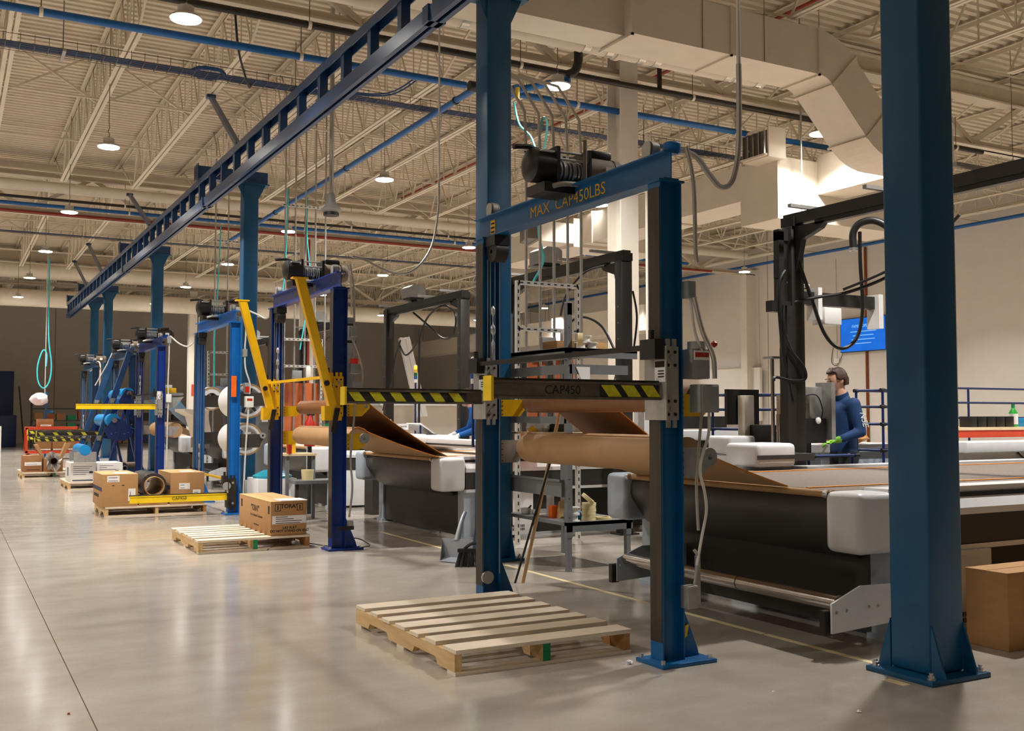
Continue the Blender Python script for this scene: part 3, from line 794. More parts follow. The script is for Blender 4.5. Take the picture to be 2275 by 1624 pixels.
def yield_fork(g, yy, cz, style, L, printed):
    x1 = GX0 - .02; x0 = x1 - L; z0, z1 = cz - .095, cz - .005
    y0, y1 = yy - .09, yy - .02
    if style == 'none': return
    mm = {'hazard': 'fork_steel', 'yellow': 'yellow_bright', 'arm': 'yellow_paint'}[style]
    fk = M().box(x0, x1, y0+.012, y1, z0, z0+.012).box(x0, x1, y0+.012, y1, z1-.012, z1).box(x0, x1, y0+.02, y0+.03, z0, z1).o('fork', mm, g)
    M().box(x0, x1, y0+.03, y1, z1, z1+.012).o('rub_rail', 'bare_steel', fk)
    if style == 'hazard':
        M().box(x0-.014, x0, y0-.005, y1+.01, z0-.01, z1+.02).o('end_cap', 'yellow_bright', fk)
        if printed:
            hazard(fk, x0 + .62*L, x1-.01, y0+.019, z0+.013, z1-.013, 3, w=.08)
            text(printed, .062, 'stencil_black', fk, (x0 + .40*L, y0+.0185, (z0+z1)/2), '-y', sx=1.0)
        else: hazard(fk, x0+.01, x1-.12, y0+.019, z0+.013, z1-.013, 6, w=.075)
    if style == 'yellow':
        for k in range(2): M().cyl((x0+.01+.2*k, yy-.05, z1+.01), (x0+.01+.2*k, yy-.05, z1+.06), .004, 6).o('stop_pin', 'copper', fk)
        if printed: text(printed, .055, 'stencil_black', fk, ((x0+x1)/2, y0+.0115, (z0+z1)/2), '-y')

def add_winch(g, yc, z, x=0, dusty=True):
    """winch lying across the crossbeam: gear housing towards the aisle, motor behind"""
    md = 'winch_dust' if dusty else 'winch_black'
    X0 = 3.08; cz = z + .125
    w = M().box(X0+.07, X0+.52, yc-.11, yc+.11, z-.05, z-.01).box(X0+.07, X0+.16, yc-.11, yc+.11, z-.01, z+.01).o('winch', 'winch_black', g)
    M().lathe((X0, yc, cz), [(.03, .0), (.05, .0), (.085, .015), (.105, .03), (.105, .165)], 24, 'x').o('gear_housing', 'winch_black', w, True)
    for xx in (X0+.165, X0+.395): M().box(xx, xx+.025, yc-.10, yc+.10, z-.01, cz+.115).o('end_frame', 'winch_black', w)
    M().cyl((X0+.19, yc, cz-.02), (X0+.395, yc, cz-.02), .055, 18).o('drum', 'black_paint', w, True)
    for k in range(9): M().ring((X0+.196+.021*k, yc, cz-.02), (X0+.208+.021*k, yc, cz-.02), .063 + .006*(k % 3), .05, 16).o('cable_wrap', 'cable_steel', w, True)
    M().cyl((X0+.42, yc, cz), (X0+.66, yc, cz), .095, 24).o('motor', md, w, True)
    M().ring((X0+.61, yc, cz), (X0+.62, yc, cz), .098, .09, 24).o('motor_band', 'black_plastic', w, True)
    M().lathe((X0+.66, yc, cz), [(.095, 0), (.08, .035), (.02, .04)], 24, 'x').o('fan_cover', md, w, True)
    M().box(X0+.45, X0+.61, yc-.045, yc+.045, cz+.085, cz+.14).o('capacitor_box', 'winch_black', w, bev=.014)
    M().cyl((X0+.18, yc-.03, cz+.10), (X0+.41, yc-.03, cz+.10), .009, 8).o('tie_rod', 'galv', w); M().cyl((X0+.18, yc-.085, cz+.04), (X0+.41, yc-.085, cz+.04), .009, 8).o('tie_rod', 'galv', w)
    M().tube([(X0+.09, yc, cz+.10), (X0+.02, yc, cz+.115), (X0-.06, yc, cz+.105), (X0-.085, yc, cz+.10)], .016, 8).o('clutch_lever', 'black_plastic', w, True)
    M().box(X0+.06, X0+.15, yc-.1, yc-.04, cz+.075, cz+.082).o('rating_label', 'paper', w)
    M().box(X0+.53, X0+.6, yc-.098, yc-.094, cz-.03, cz+.03).o('motor_label', 'paper', w)
    M().tube(spline([Vector(p) for p in [(X0+.12, yc-.13, z-.02), (X0+.2, yc-.14, z+.0), (X0+.33, yc-.14, z), (X0+.42, yc-.13, z-.03)]], 5), .016, 8).o('flex_lead', 'conduit', w, True)
    return w
def junction(g, x, y, z, s=.1, m='box_grey'):
    b = M().box(x, x+s, y-.05, y+.012, z, z+s*1.7).o('junction_box', m, g, bev=.004)
    M().box(x+.004, x+s-.004, y-.055, y-.05, z+.004, z+s*1.7-.004).o('cover', m, b)
    return b
def flex(g, pts, r=.011, m='conduit', n=8, k=6):
    ps = spline([Vector(p) for p in pts], k); t = M(); t.tube(ps, r, n)
    o_ = t.o('flex_conduit', m, g, True); return o_

# lift 1: nearest
L1 = make_lift(4.415, 6.465, 'nearest blue winch lift with a yellow MAX CAP 450LBS stencil on its crossbeam', 'lift_blue', '', 5.55, printed='CAP450')
add_winch(L1, 5.42, HB1 + .01, 3.56)
M().cyl((3.43, 5.29, HB1), (3.43, 5.29, HB1+.3), .012, 8).o('winch_strut', 'winch_dust', L1)
text('MAX  CAP450LBS', .105, 'stencil_yellow', L1, (GX0+.0675, 5.42, (HB0+HB1)/2+.012), '-x', sx=1.12)
lb = M().box(GX0+.066, GX0+.068, 6.36, 6.43, HB0+.03, HB1-.02).o('warning_sticker', 'yellow_paint', L1)
for k in range(3): M().box(GX0+.065, GX0+.066, 6.37, 6.42, HB0+.045+.03*k, HB0+.058+.03*k).o('sticker_line', 'ink', lb)
# conduits and controls on the right post of lift 1
flex(L1, [(3.43, 4.30, 2.74), (3.47, 4.29, 2.55), (3.48, 4.29, 2.2), (3.49, 4.29, 2.12)], .011)
junction(L1, 3.44, 4.36, 1.93, .055)
flex(L1, [(3.47, 4.29, 1.93), (3.49, 4.25, 1.75), (3.56, 4.25, 1.62), (3.57, 4.25, 1.5)], .013, 'conduit')
flex(L1, [(3.47, 4.32, 1.93), (3.48, 4.3, 1.75), (3.54, 4.3, 1.62)], .008, 'conduit_white')
sw = M().box(3.46, 3.58, 4.30, 4.40, 1.50, 1.66).o('limit_switch', 'box_grey', L1, bev=.006)
M().box(3.47, 3.57, 4.294, 4.3, 1.60, 1.65).o('red_sticker', 'paper', sw); M().box(3.475, 3.565, 4.292, 4.294, 1.615, 1.64).o('red_print', 'cup_red', sw)
M().cyl((3.52, 4.34, 1.66), (3.52, 4.34, 1.70), .05, 16).o('switch_cap', 'galv', sw, True); M().lathe((3.61, 4.3, 1.69), [(.004, -.02), (.016, -.01), (.018, .004), (.004, .016)], 10).o('switch_knob', 'cup_red', sw, True)
jb = M().box(3.47, 3.60, 4.25, 4.34, 1.32, 1.47).o('control_box', 'box_grey', L1, bev=.006); M().box(3.478, 3.592, 4.243, 4.25, 1.328, 1.462).o('box_cover', 'box_grey', jb, bev=.004)
flex(L1, [(3.57, 4.3, 1.32), (3.555, 4.29, 1.2), (3.50, 4.28, 1.08), (3.49, 4.28, 1.0), (3.51, 4.27, .9), (3.52, 4.27, .8), (3.50, 4.28, .68), (3.47, 4.29, .52)], .008, 'conduit_white')
flex(L1, [(3.52, 4.3, 1.32), (3.50, 4.3, 1.15), (3.48, 4.3, .95), (3.49, 4.3, .7)], .008, 'conduit')
flex(L1, [(3.46, 4.30, .60), (3.48, 4.29, .56), (3.47, 4.29, .5), (3.455, 4.29, .42)], .009, 'conduit')
junction(L1, 3.425, 4.36, .29, .07, 'galv')
gs = M().prism([(GX1, .09), (GX1+.065, .14), (GX1+.045, .20), (GX1, .16)], 'y', 4.415-.0075, 4.415-.006).o('gusset_tape', 'tape_black', L1)
M().prism([(GX1+.022, .11), (GX1+.05, .13), (GX1+.06, .19), (GX1+.038, .185)], 'y', 4.415-.009, 4.415-.0074).o('stripe', 'yellow_bright', gs)
M().box(GX1+.06, GX1+.09, 4.34, 4.352, .30, .56).o('bracket_strip', 'galv', L1)
# ceiling feed of lift 1
fd = thing('power_feed', 'silver conduit dropping from the ceiling in a loop to the nearest winch lift', 'conduit', (4.0, 4.4, 2.7))
M().tube([(3.90, 4.41, 6.4), (3.90, 4.41, 3.25)], .012, 8).o('rigid_conduit', 'conduit_white', fd, True)
M().tube(spline([Vector(p) for p in [(3.90, 4.41, 3.3), (3.90, 4.41, 3.1), (3.89, 4.41, 2.8), (3.84, 4.41, 2.62), (3.76, 4.41, 2.58), (3.68, 4.41, 2.64), (3.60, 4.41, 2.72), (3.52, 4.41, 2.75), (3.45, 4.41, 2.74)]], 6), .016, 8).o('flex_loop', 'conduit', fd, True)
M().lathe((3.42, 4.41, 2.725), [(.045, 0), (.05, .02), (.05, .05), (.04, .06)], 14).o('terminal_box', 'lift_azure', L1, True)

# lift 2: royal blue with raised yellow arms
L2 = make_lift(9.67, 11.85, 'royal blue winch lift with two raised yellow arms', 'lift_royal', '', 10.8, carriage_z=1.50, fork='none', carr_m='yellow_paint')
add_winch(L2, 10.6, HB1 + .01, 3.56)
text('MAX CAP450LBS', .095, 'stencil_pale', L2, (GX0+.0675, 10.75, (HB0+HB1)/2+.012), '-x', sx=1.1)
for yy in (9.67, 11.85):
    M().prism([(3.235, 1.38), (3.32, 1.36), (2.98, 2.62), (2.90, 2.60)], 'y', yy-.16, yy-.15).o('lift_arm', 'yellow_paint', L2)
    a = M().beam((3.275, yy-.12, 1.37), (2.935, yy-.12, 2.62), .07, .085, (0, 1, 0)).o('lift_arm', 'yellow_paint', L2)
    M().box(2.86, 3.01, yy-.165, yy-.075, 2.615, 2.63).o('arm_cap', 'yellow_paint', L2)
    M().cyl((3.2, yy-.175, 1.62), (3.2, yy-.13, 1.62), .028, 12).o('arm_knob', 'black_plastic', L2, True)
    M().box(3.18, 3.34, yy-.17, yy-.06, 1.26, 1.40).o('arm_bracket', 'yellow_paint', L2)
    M().prism([(3.24, 1.15), (3.28, 1.14), (3.33, 1.38), (3.28, 1.38)], 'y', yy-.19, yy-.17).o('arm_stop', 'dark_steel', L2)
flex(L2, [(3.46, 9.6, 2.8), (3.49, 9.58, 2.6), (3.5, 9.58, 2.3), (3.5, 9.58, 1.9)], .011); flex(L2, [(3.43, 9.6, 2.8), (3.47, 9.6, 2.6), (3.48, 9.6, 2.3)], .009, 'conduit_white')
junction(L2, 3.46, 9.6, 2.08, .06); M().box(3.40, 3.52, 9.58, 9.59, 2.02, 2.045).o('clamp_bar', 'dark_steel', L2)
flex(L2, [(3.48, 9.58, 2.05), (3.53, 9.56, 1.92), (3.58, 9.56, 1.75), (3.57, 9.56, 1.6)], .011)
sw = M().box(3.47, 3.57, 9.58, 9.66, 1.72, 1.82).o('limit_switch', 'box_grey', L2, bev=.006); M().cyl((3.52, 9.62, 1.82), (3.52, 9.62, 1.87), .045, 14).o('switch_cap', 'lens_red', sw, True)
M().box(3.48, 3.585, 9.54, 9.62, 1.50, 1.64).o('control_box', 'box_grey', L2, bev=.006)
flex(L2, [(3.52, 9.57, 1.5), (3.50, 9.57, 1.25), (3.47, 9.57, .9), (3.49, 9.57, .6), (3.46, 9.57, .32)], .011)
junction(L2, 3.45, 9.6, .2, .05, 'box_grey'); M().box(3.34, 3.50, 9.54, 9.56, .20, .235).o('foot_switch', 'dark_steel', L2)
fd = thing('power_feed', 'silver flexible conduit looping from the ceiling to the royal blue lift', 'conduit', (4.2, 9.6, 2.8))
M().tube([(4.42, 9.6, 6.4), (4.42, 9.6, 3.75)], .011, 8).o('rigid_conduit', 'conduit_white', fd, True)
M().tube(spline([Vector(p) for p in [(4.42, 9.6, 3.75), (4.41, 9.6, 3.4), (4.34, 9.6, 3.05), (4.18, 9.6, 2.82), (4.0, 9.6, 2.74), (3.8, 9.6, 2.78), (3.6, 9.6, 2.86), (3.48, 9.6, 2.88)]], 6), .012, 8).o('flex_loop', 'conduit', fd, True)

# lift 3: azure with an orange tape patch and a lowered yellow fork
L3 = make_lift(13.85, 16.0, 'bright azure winch lift with an orange tape patch and lowered yellow fork', 'lift_azure', '', 14.9, carriage_z=.29, fork='yellow', fork_len=1.22, printed='CAP450', carr_m='dark_steel', fork_only=True)
add_winch(L3, 14.9, HB1 + .01, 3.56)
M().box(GX0+.02, GX0+.09, 13.79, 13.797, 1.56, 1.84).o('tape_patch', 'orange_tape', L3)
flex(L3, [(3.46, 13.78, 2.75), (3.5, 13.77, 2.5), (3.49, 13.77, 2.2), (3.5, 13.77, 1.95), (3.56, 13.77, 1.75), (3.56, 13.77, 1.6)], .011, 'conduit_white')
junction(L3, 3.46, 13.8, 2.10, .06)
sw = M().box(3.49, 3.56, 13.76, 13.83, 1.6, 1.75).o('limit_switch', 'box_grey', L3, bev=.005); M().box(3.495, 3.555, 13.755, 13.76, 1.62, 1.7).o('red_sticker', 'lens_red', sw)
jb = M().box(3.50, 3.61, 13.74, 13.82, 1.42, 1.57).o('control_box', 'white_plastic', L3, bev=.005); M().box(3.52, 3.59, 13.735, 13.74, 1.51, 1.54).o('red_sticker', 'lens_red', jb)
flex(L3, [(3.55, 13.77, 1.42), (3.53, 13.77, 1.1), (3.51, 13.77, .7), (3.50, 13.77, .4), (3.49, 13.77, .15)], .012, 'conduit_white')
M().box(3.5, 3.58, 13.72, 13.80, .25, .45).o('foot_switch_box', 'box_grey', L3, bev=.006)
bt = M().lathe((GX0-.03, 13.74, .38), [(.05, 0), (.055, .01), (.05, .02)], 12, 'y').o('hand_knob', 'galv', L3, True)
fd = thing('power_feed', 'pale flexible conduit hanging between the azure lift and the royal blue lift', 'conduit', (3.5, 12.9, 2.6))
M().tube(spline([Vector(p) for p in [(3.46, 13.8, 2.76), (3.5, 13.2, 2.62), (3.46, 12.6, 2.52), (3.4, 12.05, 2.6)]], 8), .012, 8).o('flex_loop', 'conduit_white', fd, True)

# lift 4: long yellow fork raised
L4 = make_lift(19.25, 21.55, 'blue winch lift with a long raised yellow fork', 'lift_royal', '', 20.4, carriage_z=1.52, fork='yellow', fork_len=1.32, fork_only=True)
add_winch(L4, 20.3, HB1 + .02, 3.5, False); M().box(3.42, 3.5, 19.3, 19.5, HB1+.01, HB1+.07).o('winch_bracket', 'lift_royal', L4)
flex(L4, [(3.5, 19.2, 2.75), (3.5, 19.2, 2.3), (3.49, 19.2, 1.9), (3.5, 19.2, 1.6), (3.49, 19.2, 1.0), (3.49, 19.2, .4)], .012, 'conduit_white')
M().box(3.46, 3.55, 19.17, 19.24, 1.55, 1.7).o('control_box', 'white_plastic', L4, bev=.005); junction(L4, 3.46, 19.2, 2.62, .07)
M().box(3.30, 3.36, 19.17, 19.18, 1.6, 1.75).o('paper_label', 'paper', L4)
fd = thing('power_feed', 'pale flexible conduit hanging between the long-fork lift and the azure lift', 'conduit', (3.5, 17.6, 2.6))
M().tube(spline([Vector(p) for p in [(3.52, 19.2, 2.75), (3.55, 18.4, 2.55), (3.52, 17.4, 2.48), (3.48, 16.2, 2.7)]], 8), .013, 8).o('flex_loop', 'conduit_white', fd, True)
# lift 5: slanted braces
L5 = make_lift(22.45, 25.0, 'steel blue winch lift with two slanted leg braces', 'lift_steelblue', '', 23.7, carriage_z=1.0, fork='hazard', fork_len=1.7, carr_m='dark_steel')
add_winch(L5, 23.6, HB1 + .02, 3.5, True); M().box(3.42, 3.5, 23.1, 23.3, HB1+.01, HB1+.07).o('winch_bracket', 'lift_azure', L5)
for yy in (22.45, 25.0):
    b = M().beam((3.30, yy-.02, 2.62), (2.55, yy-.02, .25), .11, .13, (0, 1, 0)).o('slanted_brace', 'lift_steelblue', L5)
    M().beam((3.02, yy-.085, 1.62), (2.75, yy-.085, .78), .02, .17, (0, 1, 0)).o('guard_plate', 'charcoal_panel', b)
    for zz, xx in ((1.62, 2.98), (.86, 2.74)): M().box(xx-.05, xx+.05, yy-.11, yy-.095, zz-.05, zz+.05).o('roller_plate', 'galv', b)
flex(L5, [(3.3, 25.0, 2.75), (3.2, 25.0, 2.5), (3.05, 25.0, 2.2), (2.95, 25.0, 2.0)], .014, 'conduit_white')
# lift 6: farthest
L6 = make_lift(28.6, 31.1, 'farthest blue winch lift with a grey winch, left of the slanted braces', 'lift_steelblue', '', 29.8, carriage_z=.75, fork='hazard', fork_len=1.3, carr_m='dark_steel')
add_winch(L6, 29.8, HB1 + .02, 3.5, True)
flex(L6, [(3.4, 30.6, 2.7), (3.45, 30.3, 2.55), (3.5, 29.6, 2.75), (3.5, 28.8, 2.7), (3.48, 28.5, 2.4), (3.47, 28.5, 1.9)], .016, 'conduit_white')

# ------------------------------------------------------------------ cutting tables
def cutting_table(Y0, Y1, lab, X1=13.0, head_x=5.6, pickup=True, belt='belt_grey', full=True):
    t = thing('cutting_table', lab, 'cutting table', (4.5, (Y0+Y1)/2, 0), 'conveyor cutting tables')
    for y0, y1, nm in ((Y0, Y0+.27, 0), (Y1-.27, Y1, 1)):
        M().box(4.50, 4.80, y0, y1, .515, .865).o('end_housing', 'table_white' if nm == 0 else 'table_grey', t, bev=.045, seg=4)
        lg = M().box(4.80, 4.93, y0+.06, y1-.07, .03, .53).o('leg', 'table_grey', t)
        M().box(4.78, 4.97, y0+.04, y1-.05, 0, .03).o('foot', 'table_grey', lg)
    M().box(4.62, X1, Y0+.27, Y1-.27, .80, .862).o('belt', belt, t)
    M().box(4.62, X1, Y0+.5, Y0+.53, .862, .868).o('belt_edge', 'orange_edge', t); M().box(4.62, X1, Y1-.53, Y1-.5, .862, .868).o('belt_edge', 'orange_edge', t)
    # curved apron and lower panel
    pr = [(4.60, .845)]
    for k in range(9):
        a = k / 8 * PI / 2; pr.append((4.60 - .055*math.sin(a*1.2) + .02*k/8, .845 - .10*(1-math.cos(a)) - .05*k/8))
    pr += [(4.62, .62), (4.70, .52), (4.80, .46)]
    M().sheet(pr, Y0+.27, Y1-.27, -.012).o('apron', 'anthracite', t, True)
    M().box(4.82, 4.84, Y0+.2, Y1-.2, .03, .50).o('lower_panel', 'charcoal_panel', t)
    M().cyl((4.55, Y0+.25, .845), (4.55, Y1-.25, .845), .022, 12).o('nose_roller', 'core_tan', t, True)
    for yy in (Y0+.275, Y1-.275): M().ring((4.53, yy-.012, .845), (4.53, yy+.012, .845), .026, .012, 12).o('roller_bearing', 'zinc', t, True)
    for s, yy in ((-1, Y0), (1, Y1)):
        ya, yb = (yy, yy+.24) if s < 0 else (yy-.24, yy)
        yo = yy
        rl = M().box(4.80, X1, ya+.06 if s < 0 else ya, yb if s < 0 else yb-.06, .84, .876).o('top_rail', 'table_white', t)
        M().box(4.80, X1, ya+.05 if s < 0 else ya, yb if s < 0 else yb-.05, .812, .84).o('track_slot', 'black_plastic', t)
        if s < 0: M().prism([(yo, .71), (yo+.2, .71), (yo+.2, .812), (yo+.05, .812), (yo, .75)], 'x', 4.80, X1).o('side_rail', 'table_white', t)
        else: M().prism([(yo-.2, .71), (yo, .71), (yo, .75), (yo-.05, .812), (yo-.2, .812)], 'x', 4.80, X1).o('side_rail', 'table_white', t)
        M().box(4.80, X1, yo+.012*(-s), yo+.05*(-s), .53, .71).o('side_panel', 'charcoal_panel', t)
        M().box(4.80, X1, yo, yo+.05*(-s), .50, .53).o('lower_trim', 'table_white', t)
    # side cabinets with vents
    for xa, xb in ((5.0, 5.6), (7.6, 8.4)):
        cb = M().box(xa, xb, Y0-.02, Y0+.5, .03, .50).o('cabinet', 'table_white', t, bev=.006)
        for k in range(9 if xa < 6 else 0):
            for r in range(2): M().box(xb-.30+.022*k, xb-.288+.022*k, Y0-.0225, Y0-.0195, .075+.035*r, .103+.035*r).o('vent_slot', 'ink', cb)
    M().box(5.62, 7.58, Y0+.14, Y0+.16, .03, .5).o('under_panel', 'charcoal_panel', t)
    M().box(8.42, X1, Y0+.14, Y0+.16, .03, .5).o('under_panel', 'charcoal_panel', t)
    if pickup:
        M().cyl((4.28, Y0-.05, .285), (4.28, Y1-.6, .285), .042, 20).o('pickup_roller', 'chrome', t, True)
        M().ring((4.28, Y0+.75, .285), (4.28, Y0+.757, .285), .0428, .03, 20).o('roller_seam', 'ink', t, True)
        M().cyl((4.38, Y0-.05, .25), (4.38, Y1-.6, .25), .035, 16).o('back_roller', 'chrome', t, True)
        for yy, mm in ((Y0-.06, 'table_white'), (Y1-.58, 'table_grey')):
            b = M().prism([(4.20, .13), (4.86, .16), (4.86, .36), (4.42, .37), (4.20, .29)], 'y', yy-.012, yy).o('roller_bracket', mm, t)
            for xx, zz in ((4.23, .24), (4.31, .245), (4.48, .25), (4.55, .25)): M().lathe((xx, yy-.012, zz), [(.011, 0), (.009, -.004), (.002, -.007)], 10, 'y').o('bolt_head', 'zinc', b, True)
            M().box(4.17, 4.23, yy+.01, yy+.05, .12, .25).o('latch', 'dark_steel', b)
    if head_x:
        h = M().box(head_x, head_x+.56, Y1-.42, Y1+.02, .885, 1.06).o('cutter_head', 'table_white', t, bev=.04, seg=3)
        M().box(head_x-.002, head_x+.562, Y1-.425, Y1-.419, .93, .965).o('head_stripe', 'anthracite', h)
        M().box(head_x+.1, head_x+.44, Y0+.2, Y1-.4, .93, 1.02).o('bridge_beam', 'table_white', t)
        M().box(head_x+.08, head_x+.10, Y0+.2, Y1-.4, .95, .97).o('bridge_slot', 'black_plastic', t)
        M().box(head_x, head_x+.5, Y0+.02, Y0+.26, .885, 1.0).o('drive_housing', 'table_white', t, bev=.03, seg=3)
    return t
T1 = cutting_table(4.13, 6.67, 'nearest conveyor cutting table with a chrome pickup roller in front', head_x=0)
T2 = cutting_table(9.71, 12.26, 'second conveyor cutting table behind the royal blue lift', pickup=False, head_x=5.2, belt='belt_pale')
T3 = cutting_table(14.0, 16.5, 'third conveyor cutting table behind the azure lift', pickup=False, head_x=6.2, belt='belt_pale', X1=11)
T4 = cutting_table(19.1, 21.6, 'fourth conveyor cutting table behind the long-fork lift', pickup=True, head_x=6.0, belt='belt_pale', X1=11)
T5 = cutting_table(23.2, 25.7, 'farthest conveyor cutting table behind the slanted braces', pickup=False, head_x=6.0, belt='belt_pale', X1=11)
# cutter housing of table 1, seen beyond the brown material
h = M().box(5.72, 6.15, 6.30, 6.70, .885, 1.08).o('cutter_head', 'table_white', T1, bev=.04, seg=3)
M().box(5.718, 6.152, 6.295, 6.30, .95, .985).o('head_stripe', 'anthracite', h); M().box(6.15, 6.4, 6.35, 6.65, .93, .99).o('sensor_arm', 'anthracite', h)
# roller loom for table 1 far side
o = M().box(4.74, 4.80, 6.30, 6.40, .60, .72).o('round_dial', 'table_white', T1, bev=.01)

# ------------------------------------------------------------------ brown material on rolls
def feed(Y0, Y1, lab, upn=.12, lon=.15):
    f = thing('material_feed', lab, 'fabric roll', (3.7, (Y0+Y1)/2, .8), 'brown material rolls')
    M().cyl((3.66, Y0+.10, 1.40), (3.66, Y1-.10, 1.40), .075, 26).o('upper_roll', 'kraft_inner', f, True)
    M().cyl((3.64, Y0+.16, 1.08), (3.64, Y1-.16, 1.08), .105, 32).lathe((3.64, Y1-.16, 1.08), [(.105, 0), (.10, .05), (.085, .09), (.05, .10)], 32, 'y').o('lower_roll', 'kraft', f, True)
    M().cyl((3.64, Y0-.02, 1.08), (3.64, Y1+.02, 1.08), .018, 12).o('roll_shaft', 'zinc', f, True); M().cyl((3.66, Y0-.02, 1.40), (3.66, Y1+.02, 1.40), .018, 12).o('roll_shaft', 'zinc', f, True)
    def sag(p, q, s, n=14): return [(p[0]+(q[0]-p[0])*k/n, p[1]+(q[1]-p[1])*k/n - s*4*(k/n)*(1-k/n)) for k in range(n+1)]
    a, b = Y0+.12, Y1-.12
    up = [(3.60, 1.44), (3.64, 1.474), (3.70, 1.462)] + sag((3.735, 1.43), (4.62, .876), .03)
    a = Y0 + upn
    u = M().sheet(up, a, b, .004).o('upper_sheet', 'kraft_inner', f, True)
    for yy in (a, b-.006): M().sheet([(x, z+.001) for x, z in up], yy-.004, yy+.012, .006).o('sheet_edge', 'orange_edge', u, True)
    top = [(3.60, 1.178), (3.645, 1.187), (3.70, 1.168)] + sag((3.73, 1.142), (4.54, .866), .012)
    a = Y0 + lon - .03
    u = M().sheet(top, a+.03, b-.03, .004).o('lower_sheet', 'kraft', f, True)
    for yy in (a+.03, b-.04): M().sheet([(x, z+.001) for x, z in top], yy-.004, yy+.014, .008).o('sheet_edge', 'orange_edge', u, True)
    return f
def brackets(L, Y0, Y1, up, lo, lo_near):
    for yy, nm in ((Y0, 0), (Y1, 1)):
        b = M().prism([(3.445, 1.30), (3.445, 1.42), (3.70, 1.42), (3.70, 1.38), (3.62, 1.30)], 'y', yy-.004, yy+.004).o('roll_bracket', up, L)
        for k in range(4): M().cyl((3.48, yy-.006, 1.315+.03*k), (3.48, yy-.0035, 1.315+.03*k), .005, 8).o('bolt_hole', 'ink', b)
        b = M().prism([(3.445, .97), (3.445, 1.13), (3.64, 1.13), (3.70, 1.10), (3.70, 1.06), (3.60, .97)], 'y', yy-.004, yy+.004).o('roll_bracket', lo if nm else lo_near, L)
        for k in range(4): M().cyl((3.48, yy-.006, .985+.04*k), (3.48, yy-.0035, .985+.04*k), .005, 8).o('bolt_hole', 'ink', b)
        if nm == 0:
            bb_ = M().ring((3.64, yy-.035, 1.08), (3.64, yy-.004, 1.08), .05, .016, 18).o('bearing', 'galv', b, True)
brackets(L1, 4.415, 6.465, 'yellow_paint', 'galv', 'galv'); brackets(L2, 9.67, 11.85, 'yellow_paint', 'yellow_paint', 'yellow_paint')
feed(4.415, 6.465, 'brown material on rolls draped to the nearest cutting table', 1.15, .32)
feed(9.67, 11.85, 'brown material on rolls draped from the royal blue lift to its table')

# white rolls on lift 3
def big_roll(yc, x, z, r, ri, ln, m, lab, grp, face='wheel'):
    t = thing('material_roll', lab, 'roll', (x, yc, z-r), grp)
    M().ring((x, yc-ln/2, z), (x, yc+ln/2, z), r, ri, 36).o('wound_sheet', m, t, True)
    M().ring((x, yc-ln/2-.004, z), (x, yc-ln/2, z), r, r-.025, 36).o('core_rim', 'core_tan', t, True)
    if face == 'wheel':
        M().cyl((x, yc-ln/2+.05, z), (x, yc+ln/2-.05, z), .05, 16).o('hub', 'black_plastic', t, True)
        for k in range(6):
            a = k*PI/3+.2; M().beam((x, yc-ln/2+.07, z), (x+(ri+.002)*math.cos(a), yc-ln/2+.07, z+(ri+.002)*math.sin(a)), .03, .03, (0, 1, 0)).o('spoke', 'black_plastic', t)
    elif face == 'paper':
        M().box(x-.03, x+.06, yc-ln/2-.002, yc-ln/2+.1, z-.08, z+.10).o('loose_paper', 'paper', t)
    M().cyl((x, yc-ln/2-.3, z), (x, yc+ln/2+.3, z), .025, 12).o('axle', 'dark_steel', t, True)
    return t
big_roll(14.95, 3.75, 1.52, .25, .19, .75, 'paper', 'white roll with a black spoked core on the azure lift, upper', 'white rolls of the azure lift')
big_roll(14.9, 3.72, .98, .23, .17, .75, 'white_plastic', 'white roll with loose paper in its core on the azure lift, lower', 'white rolls of the azure lift', 'paper')
big_roll(18.0, 3.95, 1.60, .2, .1, .5, 'paper', 'white roll with a black core just beyond the azure lift', 'white rolls of the azure lift')
for yy in (13.85, 16.0):
    M().box(3.445, 3.82, yy-.02, yy-.012, 1.44, 1.62).o('roll_bracket', 'charcoal_panel', L3)
    M().prism([(3.445, .88), (3.445, 1.06), (3.80, 1.06), (3.72, .88)], 'y', yy-.02, yy-.012).o('roll_bracket', 'charcoal_panel', L3)
    M().ring((3.76, yy-.04, 1.04), (3.76, yy-.015, 1.04), .04, .015, 16).o('bearing', 'galv', L3, True)
t = thing('waste_chute', 'tan slanted chute with a flared lip beyond the azure lift', 'chute', (3.7, 17.5, .6))
M().prism([(3.35, 1.42), (3.75, 1.40), (3.72, 1.33), (3.80, .95), (3.62, .95), (3.52, 1.30), (3.36, 1.38)], 'y', 17.0, 17.8).o('hopper', 'duct_paint', t)
M().box(3.66, 3.70, 17.3, 17.34, 0, .95).o('stand_leg', 'lift_blue', t); M().box(3.6, 3.8, 17.2, 17.7, .78, .95).o('stand_head', 'bench_grey', t)
# kraft roll on lift 4 and blue film behind it
for yy in (19.25, 21.55):
    M().prism([(3.445, .95), (3.445, 1.12), (3.72, 1.12), (3.62, .95)], 'y', yy-.02, yy-.012).o('roll_bracket', 'galv', L4)
    M().prism([(3.445, 1.45), (3.445, 1.62), (3.78, 1.66), (3.62, 1.45)], 'y', yy-.02, yy-.012).o('roll_bracket', 'galv', L4)
t = thing('material_feed', 'brown roll and pale blue film on the long-fork lift', 'fabric roll', (3.7, 20.4, .8), 'brown material rolls')
M().cyl((3.66, 19.4, 1.05), (3.66, 21.3, 1.05), .14, 26).o('lower_roll', 'kraft', t, True)
M().sheet([(3.70, 1.18), (3.95, 1.02), (4.3, .9), (4.56, .85)], 19.45, 21.25, .004).o('lower_sheet', 'kraft', t, True)
M().cyl((3.68, 19.35, 1.58), (3.68, 21.4, 1.58), .07, 20).o('upper_roll', 'film_blue', t, True)
